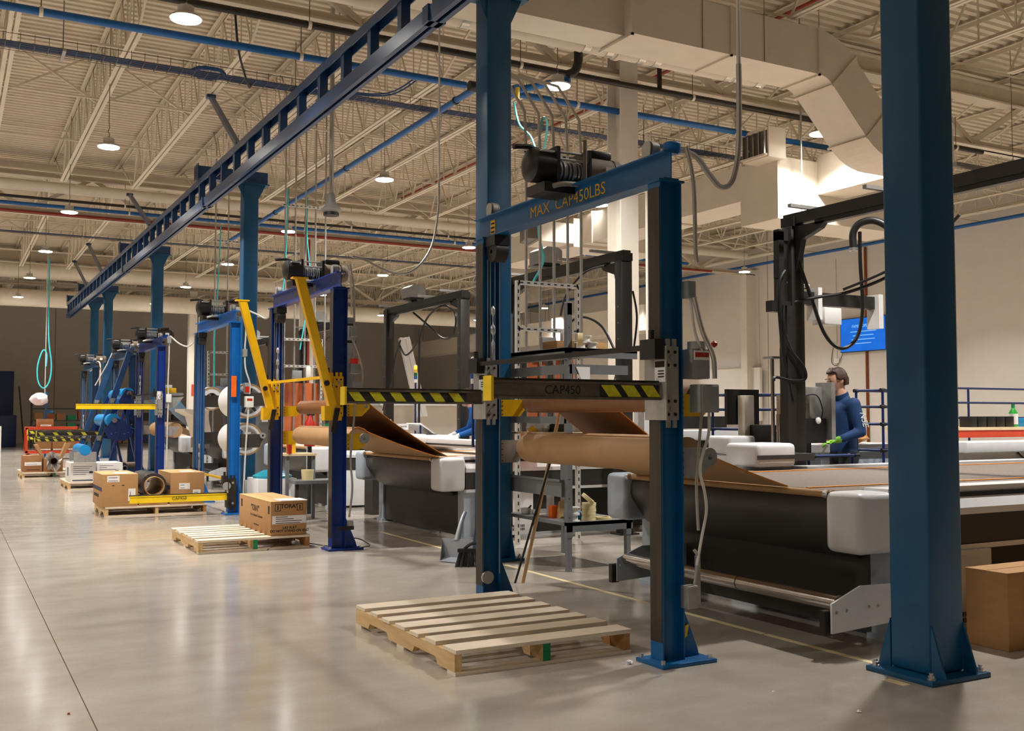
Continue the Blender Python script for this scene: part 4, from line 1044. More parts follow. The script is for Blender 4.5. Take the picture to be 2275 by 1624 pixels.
M().sheet([(3.74, 1.6), (4.0, 1.3), (4.3, 1.05), (4.56, .88)], 19.5, 21.2, .004).o('film_sheet', 'film_blue', t, True)
# navy roll stand with blue film rolls
t = thing('roll_stand', 'navy A-frame stand holding two blue film rolls', 'roll stand', (3.1, 22.0, 0))
for yy in (21.9, 24.1):
    M().beam((3.15, yy, 1.45), (2.82, yy, .12), .05, .12, (0, 1, 0)).o('frame_leg', 'navy_paint', t); M().beam((3.15, yy, 1.45), (3.45, yy, .12), .05, .12, (0, 1, 0)).o('frame_leg', 'navy_paint', t)
    M().prism([(2.6, .10), (3.5, .10), (3.5, .2), (2.95, .2), (2.8, .36), (2.6, .36)], 'y', yy-.03, yy+.03).o('foot_rail', 'navy_paint', t)
    p = M().prism([(2.75, 1.02), (2.95, 1.28), (3.12, 1.22), (3.35, .98), (3.15, .80), (2.85, .86)], 'y', yy-.045, yy-.03).o('roll_plate', 'navy_paint', t)
    p2 = M().prism([(3.02, 1.6), (3.16, 1.84), (3.32, 1.80), (3.38, 1.5), (3.2, 1.3)], 'y', yy-.045, yy-.03).o('roll_plate', 'navy_paint', t)
    for k in range(5): M().cyl((2.9+.08*k, yy-.05, .95+.03*(k % 3)), (2.9+.08*k, yy-.045, .95+.03*(k % 3)), .008, 6).o('bolt', 'zinc', p)
M().cyl((2.95, 21.8, 1.22), (2.95, 24.2, 1.22), .05, 14).o('roll_core', 'chrome', t, True); M().cyl((3.22, 21.8, 1.76), (3.22, 24.2, 1.76), .05, 14).o('roll_core', 'chrome', t, True)
M().cyl((2.95, 21.98, 1.22), (2.95, 24.0, 1.22), .13, 22).o('film_roll', 'film_blue', t, True); M().cyl((3.22, 21.98, 1.76), (3.22, 24.0, 1.76), .12, 22).o('film_roll', 'film_blue', t, True)
M().sheet([(2.9, 1.35), (3.1, 1.2), (3.35, 1.05), (3.6, .98)], 22.0, 24.0, .004).o('film_sheet', 'film_blue', t, True); M().sheet([(3.1, 1.75), (3.3, 1.55), (3.45, 1.4)], 22.0, 24.0, .004).o('film_sheet', 'film_blue', t, True)
M().box(2.8, 3.45, 21.6, 24.3, 0, .10).o('base', 'navy_paint', t)
t = thing('motor_spindle', 'black motor with a shiny open spindle end near the floor', 'motor', (3.05, 21.2, 0))
M().cyl((3.05, 21.3, .32), (3.05, 21.7, .32), .08, 18).o('motor_body', 'winch_black', t, True); M().ring((3.05, 21.05, .30), (3.05, 21.3, .30), .055, .035, 18).o('spindle', 'chrome', t, True)
M().cyl((2.85, 21.5, .34), (3.3, 21.5, .34), .06, 16).o('cross_drive', 'winch_dust', t, True); M().box(2.9, 3.25, 21.1, 21.75, 0, .22).o('motor_base', 'navy_paint', t)

# ------------------------------------------------------------------ black vision frames over the tables
def vision_frame(X, Ya, Yb, lab, near=True, far=True, proj=None, w=.075):
    f = thing('vision_frame', lab, 'frame', (X, (Ya+Yb)/2, 0), 'black frames over the tables')
    for yy, on, sg in ((Ya, near, 1), (Yb, far, -1)):
        if not on: continue
        p = M().box(X-w, X+w, yy-.06, yy+.06, 0, 3.03).o('post', 'black_paint', f, bev=.004)
        for k in range(10): M().cyl((X-w-.002, yy, .9+.18*k), (X-w, yy, .9+.18*k), .008, 6).o('bolt_dot', 'galv', p)
        M().box(X-w-.05, X+w+.05, yy-.1, yy+.1, 0, .015).o('foot_plate', 'black_paint', f)
        M().prism([(yy+sg*.06, 2.62), (yy+sg*.06, 3.03), (yy+sg*.42, 3.03), (yy+sg*.36, 2.97), (yy+sg*.14, 2.9)], 'x', X-.03, X+.03).o('knee_bracket', 'black_paint', f)
        M().box(X-.07, X+.07, yy-.08, yy+.08, 3.03, 3.12).o('corner_block', 'black_plastic', f)
    M().box(X-.05, X+.05, Ya-.07, Yb+.07, 3.05, 3.15).o('rail', 'black_paint', f)
    M().box(X-.03, X+.03, Ya+.3, Yb-.3, 3.01, 3.05).o('rail_lip', 'black_paint', f)
    n = 4
    for k in range(n):
        yy = Ya + .25 + (Yb-Ya-.5)*k/(n-1); M().box(X-.28, X+.18, yy-.02, yy+.02, 3.15, 3.18).o('strut_channel', 'galv', f)
    if proj:
        b = M().prism([(X-.14, 3.22), (X+.14, 3.22), (X+.14, 3.38), (X+.08, 3.42), (X-.08, 3.42), (X-.14, 3.38)], 'y', proj-.17, proj+.17).o('projector', 'box_grey', f)
        M().box(X-.12, X+.12, proj-.15, proj+.15, 3.19, 3.22).o('projector_base', 'black_plastic', b); M().box(X-.05, X+.05, proj-.05, proj+.05, 3.15, 3.19).o('mount', 'black_plastic', b)
    return f
F1 = vision_frame(6.77, 3.9, 6.95, 'black steel frame over the nearest table, with thick hanging cables', near=True)
F2 = vision_frame(6.6, 9.4, 11.98, 'black steel frame over the second table, right of the blue column', proj=11.1)
F3 = vision_frame(6.62, 13.5, 16.4, 'black steel frame over the third table, with a looped cable', proj=15.35)
F4 = vision_frame(6.6, 18.3, 21.2, 'black steel frame partly hidden behind the royal blue lift', proj=20.2)
F5 = vision_frame(6.6, 23.6, 26.2, 'farthest black steel frame, seen through the azure lift', proj=25.3)
# frame 1 extras
M().box(6.58, 6.64, 6.93, 7.0, 2.25, 2.98).o('side_arm', 'black_paint', F1); M().box(6.58, 6.78, 6.93, 7.0, 2.9, 3.0).o('side_arm', 'black_paint', F1)
M().box(6.46, 6.72, 6.9, 6.98, 2.24, 2.34).o('clamp_block', 'black_plastic', F1); M().box(6.55, 6.60, 6.9, 6.97, 2.55, 2.72).o('cable_clip', 'black_plastic', F1)
M().box(6.62, 6.72, 6.88, 6.98, 0, 2.3).o('side_post', 'black_paint', F1)
def cable(parent, pts, r=.016, m='rubber'): return M().tube(spline([Vector(p) for p in pts], 8), r, 8).o('hanging_cable', m, parent, True)
cable(F1, [(6.62, 6.9, 2.62), (6.55, 6.9, 2.5), (6.55, 6.9, 2.2), (6.6, 6.9, 1.8), (6.68, 6.88, 1.45)])
cable(F1, [(6.6, 6.9, 2.3), (6.58, 6.88, 2.1), (6.64, 6.86, 1.9), (6.78, 6.85, 1.75), (6.8, 6.85, 1.64), (6.68, 6.88, 1.62), (6.5, 6.9, 1.65), (6.47, 6.9, 1.62)], .014)
cable(F1, [(6.75, 6.88, 2.75), (6.88, 6.85, 2.4), (7.0, 6.8, 2.05), (7.15, 6.75, 1.92), (7.3, 6.7, 2.02), (7.36, 6.68, 2.3), (7.34, 6.68, 2.7), (7.34, 6.68, 3.0)], .017)
cable(F1, [(6.7, 6.92, 2.33), (6.9, 6.8, 2.38), (7.1, 6.6, 2.42), (7.3, 6.3, 2.55), (7.4, 6.0, 2.75), (7.45, 5.7, 3.0)], .015)
cable(F1, [(7.05, 6.62, 2.44), (7.3, 6.25, 2.62), (7.4, 5.95, 2.85)], .013)
cl = thing('hose_hanger', 'black curved hose hanger clamped under the frame rail', 'hanger', (7.4, 6.6, 2.9))
M().tube(spline([Vector(p) for p in [(7.33, 6.75, 2.86), (7.33, 6.75, 3.0), (7.36, 6.7, 3.08), (7.42, 6.6, 3.1), (7.48, 6.5, 3.04), (7.5, 6.46, 2.96)]], 6), .035, 10).o('arch', 'black_plastic', cl, True)
M().ring((7.33, 6.75, 2.86), (7.33, 6.75, 2.83), .04, .02, 14).o('clamp', 'zinc', cl, True)
# frame 2 cables
cable(F2, [(6.55, 9.7, 3.02), (6.4, 9.9, 2.95), (6.22, 10.0, 2.7), (6.14, 10.0, 2.45)], .013); cable(F2, [(6.1, 9.9, 2.2), (6.2, 9.85, 2.38), (6.32, 9.75, 2.42), (6.45, 9.6, 2.3), (6.53, 9.45, 2.0)], .015)
cable(F2, [(6.69, 9.35, 2.7), (6.73, 9.33, 2.4), (6.69, 9.35, 2.0)], .012); cable(F2, [(6.5, 9.38, 1.85), (6.42, 9.36, 1.6), (6.43, 9.36, 1.4)], .008)
# frame 3 cables
cable(F3, [(6.6, 15.3, 2.98), (6.62, 14.8, 2.75), (6.66, 14.3, 2.5), (6.7, 14.0, 2.55), (6.7, 13.95, 2.85), (6.66, 14.3, 3.0), (6.62, 14.8, 2.85), (6.6, 15.1, 2.5), (6.56, 15.5, 2.3), (6.52, 15.7, 2.5)], .016)
cable(F3, [(6.5, 15.6, 2.55), (6.48, 15.8, 2.2), (6.45, 15.9, 1.8), (6.4, 16.1, 1.4)], .016)
cable(F5, [(6.5, 24.6, 2.9), (6.35, 24.9, 2.6), (6.4, 24.7, 2.2), (6.3, 25.1, 1.7)], .016); cable(F4, [(6.6, 18.6, 2.95), (6.4, 19.0, 2.8), (6.3, 19.2, 2.5), (6.5, 18.6, 2.3)], .014)

# ------------------------------------------------------------------ utility strut stands with conduits
def strut_stand(x0, x1, y, lab, ztop=2.7, board=True, riser=4.5, nc=5):
    t = thing('utility_stand', lab, 'strut stand', ((x0+x1)/2, y, 0), 'strut stands with conduits')
    def slotted(p, q, axis):
        b = M().beam(p, q, .042, .042, (0, 1, 0)).o('strut', 'strut_white', t)
        L = (Vector(q)-Vector(p)).length; n = int(L/.075); s = M()
        for k in range(n):
            c = Vector(p) + (Vector(q)-Vector(p))*((k+.5)/n)
            if axis == 'z': s.box(c.x-.007, c.x+.007, c.y-.0225, c.y-.0205, c.z-.018, c.z+.018)
            else: s.box(c.x-.018, c.x+.018, c.y-.0225, c.y-.0205, c.z-.007, c.z+.007)
        s.o('slots', 'ink', b, kind='stuff')
    slotted((x0, y, 0), (x0, y, ztop), 'z'); slotted((x1, y, 0), (x1, y, ztop), 'z')
    slotted((x0, y, ztop-.02), (x1, y, ztop-.02), 'x'); slotted((x0, y, ztop-.50), (x1, y, ztop-.50), 'x')
    if riser > 4: slotted((x0+.05, y, min(riser-.45, 5.1)), (x1+.1, y, min(riser-.45, 5.1)), 'x')
    for k in range(nc):
        xx = x0 + .12 + (x1-x0-.05)*k/(nc-1); M().tube([(xx, y+.03, .9), (xx, y+.03, riser-.4), (xx, y+.06, riser), (xx, y+.5, riser+.5), (xx, y+1.4, riser+.9)], .016, 8).o('conduit', 'conduit', t, True)
    if board: M().box(x0+.05, x1-.02, y+.05, y+.07, .9, 1.9).o('copper_board', 'copper_board', t)
    jb = M().box(x0+.25, x0+.42, y-.08, y-.02, 1.95, 2.12).o('disconnect_box', 'box_grey', t, bev=.005); M().box(x0+.5, x0+.58, y-.08, y-.02, 1.95, 2.2).o('disconnect_box', 'white_plastic', t, bev=.005)
    return t
S1 = strut_stand(5.13, 5.86, 9.2, 'white slotted strut stand with copper board behind the grey bench')
S2 = strut_stand(5.15, 5.95, 18.0, 'white slotted strut stand with copper board behind the raised yellow arms', riser=7.2)
S3 = strut_stand(4.9, 5.5, 22.4, 'white slotted strut stand seen through the azure lift', riser=7.2, board=False, nc=3)
M().box(4.98, 5.4, 22.35, 22.39, 1.5, 1.95).o('control_panel', 'table_grey', S3)
for (pts, lab) in (([(6.25, 11.3, 5.3), (6.27, 11.2, 5.0), (6.32, 11.0, 4.8), (6.3, 10.8, 4.55), (6.1, 10.3, 4.45), (5.85, 9.8, 4.6), (5.55, 9.4, 4.5), (5.45, 9.3, 4.2), (5.42, 9.3, 3.6), (5.45, 9.3, 3.2), (5.5, 9.3, 2.95), (5.38, 9.3, 2.72)], 'turquoise air hose looping down beside the blue column'),
                   ([(5.3, 18.0, 5.4), (5.26, 17.9, 4.6), (5.22, 17.9, 3.8), (5.15, 17.9, 3.0), (5.2, 17.9, 2.4), (5.12, 17.9, 1.7)], 'turquoise air hose left of the royal blue lift winch'),
                   ([(5.7, 18.1, 5.3), (5.66, 18.0, 4.6), (5.72, 18.0, 3.9), (5.66, 18.0, 3.2), (5.55, 18.0, 2.5)], 'turquoise air hose right of the royal blue lift winch'),
                   ([(5.1, 22.3, 5.4), (5.05, 22.3, 4.0), (5.0, 22.3, 3.0), (5.02, 22.3, 1.6)], 'turquoise air hose behind the azure lift')):
    o = M().tube(spline([Vector(p) for p in pts], 8), .013, 8).o('air_hose', 'teal', None, True); tag(o, lab, 'hose', 'turquoise air hoses')
# hanging reel far left with loop
t = thing('hanging_hose', 'turquoise hose loop hanging from the ceiling at far left', 'hose', (3.0, 33.5, 1.7))
M().cyl((2.75, 36, 2.0), (2.75, 36, 7.55), .012, 6).o('cord', 'conduit_white', t)
M().tube(spline([Vector(p) for p in [(2.8, 36, 6.4), (2.82, 36, 4.0), (2.92, 36, 3.0), (2.88, 36, 2.45), (2.72, 36, 2.2), (2.55, 36, 2.4), (2.52, 36, 2.9), (2.66, 36, 3.4), (2.78, 36, 3.3), (2.77, 36, 2.9)]], 8), .022, 8).o('hose_loop', 'teal', t, True)
# pendant bell lamp housing
t = thing('bell_speaker', 'bell-shaped grey ceiling fixture hanging on a pipe left of the blue column', 'fixture', (4.28, 12.6, 3.9))
M().cyl((4.28, 12.6, 4.18), (4.28, 12.6, 7.55), .03, 10).o('stem', 'conduit', t, True)
M().lathe((4.28, 12.6, 3.92), [(.10, 0), (.14, .03), (.10, .07), (.06, .13), (.05, .22), (.03, .26)], 20).o('bell', 'box_grey', t, True); M().cyl((4.28, 12.6, 3.88), (4.28, 12.6, 3.94), .10, 18).o('opening', 'black_plastic', t, True)
for (X, Y, Z, lab) in ((11.4, 11.5, 3.25, 'flat round ceiling antenna on a pole left of the wall lamp'), (9.2, 17.8, 4.0, 'round grey ceiling camera right of the third frame'), (10.2, 8.4, 2.6, 'flat white round antenna near the wall screen')):
    t = thing('ceiling_antenna', lab, 'antenna', (X, Y, Z), 'ceiling antennas')
    M().cyl((X, Y, Z+.06), (X, Y, 7.55), .014, 8).o('pole', 'conduit', t, True); M().lathe((X, Y, Z), [(.09, 0), (.1, .02), (.1, .05), (.05, .07)], 18).o('disc', 'white_plastic', t, True); M().cyl((X, Y, Z-.015), (X, Y, Z), .07, 16).o('ring', 'black_plastic', t, True)

# ------------------------------------------------------------------ pallets
PH = .13
def pallet(X0, X1, Y0, Y1, lab, green=False, nb=7):
    t = thing('pallet', lab, 'pallet', ((X0+X1)/2, (Y0+Y1)/2, 0), 'wooden pallets')
    L = Y1 - Y0
    for k, xx in enumerate((X0, (X0+X1)/2-.02, X1-.04)):
        z0, z1 = .018, .108
        pl = [(Y0+.01, z0), (Y0+.15*L, z0), (Y0+.17*L, z0+.035), (Y0+.36*L, z0+.035), (Y0+.38*L, z0), (Y0+.62*L, z0), (Y0+.64*L, z0+.035), (Y0+.83*L, z0+.035), (Y0+.85*L, z0), (Y1-.01, z0), (Y1-.01, z1), (Y0+.01, z1)]
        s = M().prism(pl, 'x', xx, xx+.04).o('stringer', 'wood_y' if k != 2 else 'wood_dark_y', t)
        if green and k == 1: M().box(xx-.001, xx+.041, Y0+.002, Y0+.0105, z0, z1+.012).o('green_end_paint', 'green_paint', s)
    w = .62 * L / nb
    for k in range(nb):
        wk = w * (1.2 if k in (0, nb-1) else random.uniform(.85, 1.1))
        yc = Y0 + wk/2 if k == 0 else (Y1 - wk/2 if k == nb-1 else Y0 + L*(k+.5)/nb)
        j = random.uniform(-.008, .008)
        M().box(X0-.005+j, X1+.005+j, yc-wk/2, yc+wk/2, .108, PH+random.uniform(-.001, .002)).o('deck_board', 'wood_x', t, bev=.002, seg=1)
    for yc in (Y0+.05, (Y0+Y1)/2, Y1-.05): M().box(X0, X1, yc-.05, yc+.05, 0, .018).o('bottom_board', 'wood_x', t)
    return t
pallet(2.26, 3.33, 4.69, 6.12, 'empty pale wooden pallet in the foreground with a green painted block end', True)
pallet(2.11, 3.19, 9.95, 11.25, 'pale wooden pallet carrying one long brown carton', True)
pallet(1.82, 3.10, 14.15, 15.25, 'wooden pallet under two brown cartons and a dark roll')
pallet(1.92, 3.00, 19.75, 21.2, 'wooden pallet under the white printed cartons')
pallet(1.42, 2.65, 23.72, 25.35, 'farthest wooden pallet, under the open brown cartons', True)

# ------------------------------------------------------------------ cartons
def carton(x0, x1, y0, y1, z0, z1, lab, m='cardboard', grp='cartons', lid=None, seam='y'):
    t = thing('carton', lab, 'box', ((x0+x1)/2, (y0+y1)/2, z0), grp)
    M().box(x0, x1, y0, y1, z0, z1-.006).o('box_body', m, t, bev=.004)
    xm, ym = (x0+x1)/2, (y0+y1)/2
    lm = lid or m
    if seam == 'y': a = (x0, xm-.002, y0, y1); b = (xm+.002, x1, y0, y1)
    else: a = (x0, x1, y0, ym-.002); b = (x0, x1, ym+.002, y1)
    M().box(a[0], a[1], a[2], a[3], z1-.006, z1).o('flap', lm, t); M().box(b[0], b[1], b[2], b[3], z1-.006, z1+.001).o('flap', lm, t)
    return t
def label_y(t, x0, x1, y, z0, z1, lines=3, m='paper'):
    l = M().box(x0, x1, y-.0025, y, z0, z1).o('paper_label', m, t)
    for k in range(lines):
        zz = z1 - (z1-z0)*(k+.6)/lines; M().box(x0+.1*(x1-x0), x0+random.uniform(.45, .9)*(x1-x0), y-.0035, y-.0025, zz-.003, zz+.003).o('print_line', 'ink', l)
A = carton(2.80, 3.16, 9.97, 11.2, PH, .465, 'long brown carton marked TORAY on the second pallet', lid='cardboard_light')
M().box(2.9, 3.17, 9.975, 10.25, .466, .472).o('top_paper', 'paper', A)
text('"TORAY"', .055, 'ink', A, (2.99, 9.9695, .415), '-y', bold=.0015, name='brand_print'); text('LAY FLAT', .033, 'ink', A, (2.99, 9.9695, .205), '-y', bold=.001); text('DO NOT STAND ON END', .033, 'ink', A, (2.99, 9.9695, .175), '-y', bold=.001)
label_y(A, 2.815, 3.155, 9.97, .245, .325, 4)
for xa in (2.84, 3.06):
    f = M().box(xa, xa+.06, 9.9690, 9.9698, .37, .44).o('handling_mark', 'ink', A); M().box(xa+.006, xa+.054, 9.9683, 9.969, .376, .434).o('mark_inner', 'cardboard', f); M().box(xa+.024, xa+.036, 9.9676, 9.9683, .382, .428).o('mark_arrow', 'ink', f)
text('"TORAY"', .085, 'ink', A, (2.7995, 10.55, .36), '-x', bold=.002, name='brand_print', sx=.9); text('Toray Advanced Composites', .04, 'ink', A, (2.7995, 10.5, .29), '-x'); text('www.toraytac.com', .026, 'ink', A, (2.7995, 10.5, .2), '-x')
for yy in (11.1, 10.05): M().box(2.7993, 2.8, yy-.04, yy+.02, .34, .42).o('handling_mark', 'ink', A)
B = carton(1.78, 2.22, 14.17, 15.1, PH, .55, 'brown carton with a dark side band, left on the third pallet', lid='cardboard_light')
label_y(B, 1.84, 1.99, 14.17, .45, .53, 2); label_y(B, 2.10, 2.19, 14.17, .2, .36, 1); M().box(1.778, 1.78, 14.18, 15.09, .33, .38).o('dark_band', 'ink_blue', B)
for k in range(2): M().box(1.9+.12*k, 1.93+.12*k, 14.168, 14.17, .4, .41).o('print_line', 'ink', B)
M().box(1.95, 2.12, 14.3, 14.6, .551, .554).o('top_paper', 'paper', B); M().box(1.778, 1.78, 14.5, 14.95, .24, .28).o('print_block', 'ink', B)
C = carton(2.63, 3.07, 14.17, 15.1, PH, .55, 'brown carton right of the dark roll on the third pallet', lid='cardboard_light')
label_y(C, 2.74, 2.88, 14.17, .33, .41, 2); label_y(C, 2.92, 3.02, 14.17, .2, .32, 2); M().box(2.628, 2.63, 14.18, 15.09, .33, .38).o('dark_band', 'ink_blue', C); M().box(2.8, 2.97, 14.3, 14.6, .551, .554).o('top_paper', 'paper', C)
carton(2.24, 2.60, 14.2, 15.0, PH, .22, 'low brown tray box under the dark roll', seam='x')
R = thing('dark_roll', 'dark wound roll with a hollow tan core between two brown cartons', 'roll', (2.42, 14.6, .22))
M().ring((2.42, 14.2, .385), (2.42, 15.15, .385), .165, .125, 36).o('wound_sheet', 'carbon_roll', R, True); M().ring((2.42, 14.12, .385), (2.42, 15.2, .385), .126, .115, 36).o('core_tube', 'core_tan', R, True)
D = carton(1.96, 2.38, 19.82, 20.75, PH, .47, 'white printed carton under the blue roll cradle', 'carton_white')
E_ = carton(2.42, 2.86, 20.0, 20.9, PH, .45, 'white printed carton beside the one with the cradle', 'carton_white')
for t, x0, y in ((D, 1.97, 19.82), (E_, 2.43, 20.0)):
    for k in range(5):
        M().box(x0+.03, x0+random.uniform(.15, .36), y-.002, y, .40-.035*k, .408-.035*k).o('print_line', 'ink_blue', t)
    M().box(x0+.3, x0+.36, y-.002, y, .28, .32).o('print_block', 'ink_blue', t)
    M().box(x0+.02, x0+.36, y-.002, y, .15, .17).o('print_line', 'ink_blue', t)
M().box(1.958, 1.96, 20.2, 20.35, .22, .38).o('print_block', 'ink_blue', D)
cr = thing('roll_cradle', 'grey sheet-metal cradle holding a bright blue roll on a white carton', 'cradle', (2.2, 20.3, .47))
for yy in (19.95, 20.72):
    pts = [(2.02, .47), (2.40, .47), (2.40, .66)] + [(2.21 + .1*math.cos(a), .69 + .1*math.sin(a)) for a in [-.3-k*(PI-.6)/8 for k in range(9)]] + [(2.02, .66)]
    M().prism(pts, 'y', yy-.006, yy+.006).o('end_plate', 'galv', cr)
M().box(2.03, 2.39, 19.95, 20.72, .472, .48).o('base_sheet', 'galv', cr)
o = M().cyl((2.21, 19.99, .69), (2.21, 21.1, .69), .098, 26).o('film_roll', 'film_blue', None, True); tag(o, 'bright blue film roll lying in the sheet-metal cradle', 'roll')
F = carton(1.44, 1.80, 23.78, 24.6, PH, .47, 'brown carton with a white strip label, left on the farthest pallet', 'carton_brown')
G = carton(1.82, 2.20, 23.78, 24.6, PH, .40, 'open brown carton with raised flaps and a foil wrapped roll', 'carton_brown')
M().prism([(1.82, .40), (1.86, .40), (1.72, .70), (1.64, .70)], 'y', 23.9, 24.2).o('raised_flap', 'cardboard', G); M().prism([(2.14, .40), (2.19, .40), (2.36, .72), (2.26, .74)], 'y', 23.9, 24.2).o('raised_flap', 'cardboard', G)
label_y(F, 1.46, 1.78, 23.78, .27, .34, 1); M().box(1.5, 1.75, 23.778, 23.78, .17, .185).o('print_line', 'ink', F)
R = thing('foil_roll', 'tube wrapped in crumpled silver foil sticking out of the open carton', 'roll', (1.98, 23.7, .28))
M().ring((2.0, 23.55, .36), (2.0, 24.3, .36), .075, .06, 24).o('tube', 'core_dark', R, True)
fo = M(); random.seed(3); n = 14
ring1 = [(2.0 + .08*math.cos(2*PI*k/n), 23.68, .36 + .08*math.sin(2*PI*k/n)) for k in range(n)]
ring2 = [(2.0 + random.uniform(.11, .24)*math.cos(2*PI*k/n), 23.6 + random.uniform(-.05, .1), .36 + random.uniform(.11, .26)*math.sin(2*PI*k/n)) for k in range(n)]
fo.add(ring1 + ring2, [(k, (k+1) % n, n + (k+1) % n, n + k) for k in range(n)]); fo.o('foil_wrap', 'foil', R)
carton(5.17, 7.2, 3.70, 3.97, 0, .43, 'large plain brown carton against the nearest table, right edge', seam='x')
bd = M().box(4.95, 4.99, 4.10, 4.13, 0, .45).o('cardboard_strip', 'cardboard_dark'); tag(bd, 'narrow upright cardboard strip left of the right column foot', 'cardboard')

# ------------------------------------------------------------------ grey bench between the first two tables
Bn = thing('steel_bench', 'grey steel bench with an overhead shelf behind the nearest lift', 'bench', (4.9, 7.9, 0))
for (x, y, h) in ((4.60, 7.37, 2.26), (5.20, 7.37, .46), (5.20, 8.41, 2.0), (4.60, 8.41, 2.26)):
    p = M().box(x-.025, x+.025, y-.025, y+.025, .28, h).o('post', 'bench_grey', Bn); M().box(x-.021, x+.021, y-.021, y+.021, 0, .3).o('telescopic_leg', 'bench_grey', Bn)
    for k in range(int((h-.4)/.16)): M().cyl((x-.006+.0, y-.0265, .45+.16*k), (x-.006, y-.025, .45+.16*k), .006, 6).o('punched_hole', 'ink', p)
M().box(4.575, 5.24, 7.345, 8.44, .38, .41).o('lower_shelf', 'bench_grey', Bn); M().box(4.575, 5.24, 7.345, 7.36, .33, .41).o('shelf_lip', 'bench_grey', Bn)
M().prism([(4.55, .62), (4.60, .62), (4.60, .76), (4.53, .77), (4.53, .75), (4.55, .74)], 'y', 7.40, 8.42).o('side_channel', 'bench_grey', Bn)
M().box(4.56, 5.30, 7.345, 8.46, 1.85, 1.88).o('upper_shelf', 'bench_grey', Bn); M().box(4.56, 4.575, 7.345, 8.46, 1.78, 1.885).o('shelf_lip', 'bench_grey', Bn); M().box(4.56, 5.30, 7.345, 7.36, 1.80, 1.88).o('shelf_lip', 'bench_grey', Bn)
M().box(4.6, 5.2, 7.345, 7.37, 1.66, 1.74).o('cross_rail', 'bench_grey', Bn); M().box(4.58, 4.6, 7.37, 8.41, 1.66, 1.74).o('cross_rail', 'bench_grey', Bn)
M().box(4.58, 5.25, 7.36, 8.43, 1.14, 1.16).o('work_shelf', 'wood', Bn); M().box(4.575, 4.59, 7.36, 8.43, 1.24, 1.30).o('cross_rail', 'bench_grey', Bn)
M().box(4.58, 4.63, 7.345, 7.40, 2.16, 2.27).o('post_cap', 'galv', Bn)
for x_ in (4.72, 5.0): M().box(x_, x_+.05, 8.38, 8.42, 1.16, 1.85).o('back_upright', 'bench_grey', Bn)
def ring_item(name, p, q, r, ri, m, lab, cat, grp=None):
    o = M().ring(p, q, r, ri, 24).o(name, m, None, True); return tag(o, lab, cat, grp)
ring_item('tape_roll', (4.66, 7.32, 1.95), (4.70, 7.30, 1.95), .055, .038, 'tape_cream', 'cream tape roll hanging on a hook from the grey bench post', 'tape')
def spool(x, y, z, lab, tilt=0, s=1.0):
    t = thing('white_spool', lab, 'spool', (x, y, z), 'white plastic spools', rz=tilt)
    M().lathe((0, 0, 0), [(.055*s, 0), (.055*s, .008), (.038*s, .01), (.038*s, .05), (.055*s, .052), (.055*s, .06)], 20).o('flanged_core', 'white_plastic', t, True, local=True)
for i, (x, y, z, l) in enumerate(((4.78, 7.45, 1.88, 'white plastic spool nearest the post on the upper bench shelf'), (4.90, 7.46, 1.88, 'white plastic spool, bottom right of the pile on the upper shelf'),
       (4.84, 7.47, 1.94, 'white plastic spool stacked on top of the two on the upper shelf'), (4.70, 7.45, .41, 'white plastic spool, bottom one on the lower bench shelf'), (4.70, 7.45, .47, 'white plastic spool, upper one on the lower bench shelf'))): spool(x, y, z, l)
carton(4.72, 4.98, 7.75, 8.0, 1.88, 1.97, 'small torn brown box on the upper bench shelf', 'cardboard', None)
carton(4.76, 5.1, 7.52, 7.68, 1.88, 1.955, 'flat brown box behind the white spools', 'cardboard_light', None)
for k in range(6): ring_item('tape_roll', (4.86+.004*(k % 2), 7.46, .41+.025*k), (4.86+.004*(k % 2), 7.46, .434+.025*k), .062, .04, 'tape_cream', 'cream tape roll in the stack on the lower bench shelf, %s from the bottom' % ['first', 'second', 'third', 'fourth', 'fifth', 'sixth'][k], 'tape', 'stacked cream tape rolls')
ring_item('tape_roll', (4.83, 7.44, .585), (4.845, 7.43, .607), .062, .04, 'tape_cream', 'cream tape roll leaning askew on top of the stack', 'tape', 'stacked cream tape rolls')
ring_item('tape_roll', (5.02, 7.47, .41), (5.02, 7.47, .43), .075, .05, 'tape_cream', 'flat cream tape ring right of the stack on the lower shelf', 'tape')
t = thing('white_cup', 'small white bowl with a dark stick on the lower bench shelf', 'bowl', (4.62, 8.2, .41)); M().lathe((4.66, 8.2, .41), [(.035, 0), (.045, .02), (.05, .055), (.045, .055), (.04, .02)], 18).o('bowl', 'white_plastic', t, True); M().cyl((4.66, 8.19, .44), (4.70, 8.17, .49), .008, 8).o('stick', 'black_plastic', t)
t = thing('metal_tray', 'shallow metal tray on the lower bench shelf', 'tray', (4.78, 7.95, .41)); M().prism([(7.8, .41), (8.1, .41), (8.14, .455), (8.13, .455), (8.09, .418), (7.81, .418), (7.77, .455), (7.76, .455)], 'x', 4.68, 4.92).o('pan', 'galv', t)
o = M().cyl((4.80, 8.0, .42), (4.80, 8.0, .62), .035, 16).o('paper_tube', 'paper', None, True); tag(o, 'upright white cylinder standing in the metal tray', 'tube')
o = M().box(4.74, 4.90, 7.56, 7.68, .41, .47).o('tool_case', 'film_blue', None, bev=.008); tag(o, 'small blue case behind the white spools on the lower shelf', 'case')
o = M().prism([(4.70, .41), (4.86, .41), (4.84, .60), (4.78, .58), (4.72, .55)], 'y', 7.70, 7.73).o('cardboard_scrap', 'cardboard_light'); tag(o, 'upright pale cardboard scrap on the lower bench shelf', 'cardboard')
o = M().box(4.66, 4.72, 7.74, 7.80, .41, .52).o('orange_box', 'orange_tape', None, bev=.004); tag(o, 'small orange box behind the bench post', 'box')
t = thing('yellow_bag', 'crumpled yellow and white plastic bag on the bench work shelf', 'bag', (4.75, 8.1, 1.16)); 
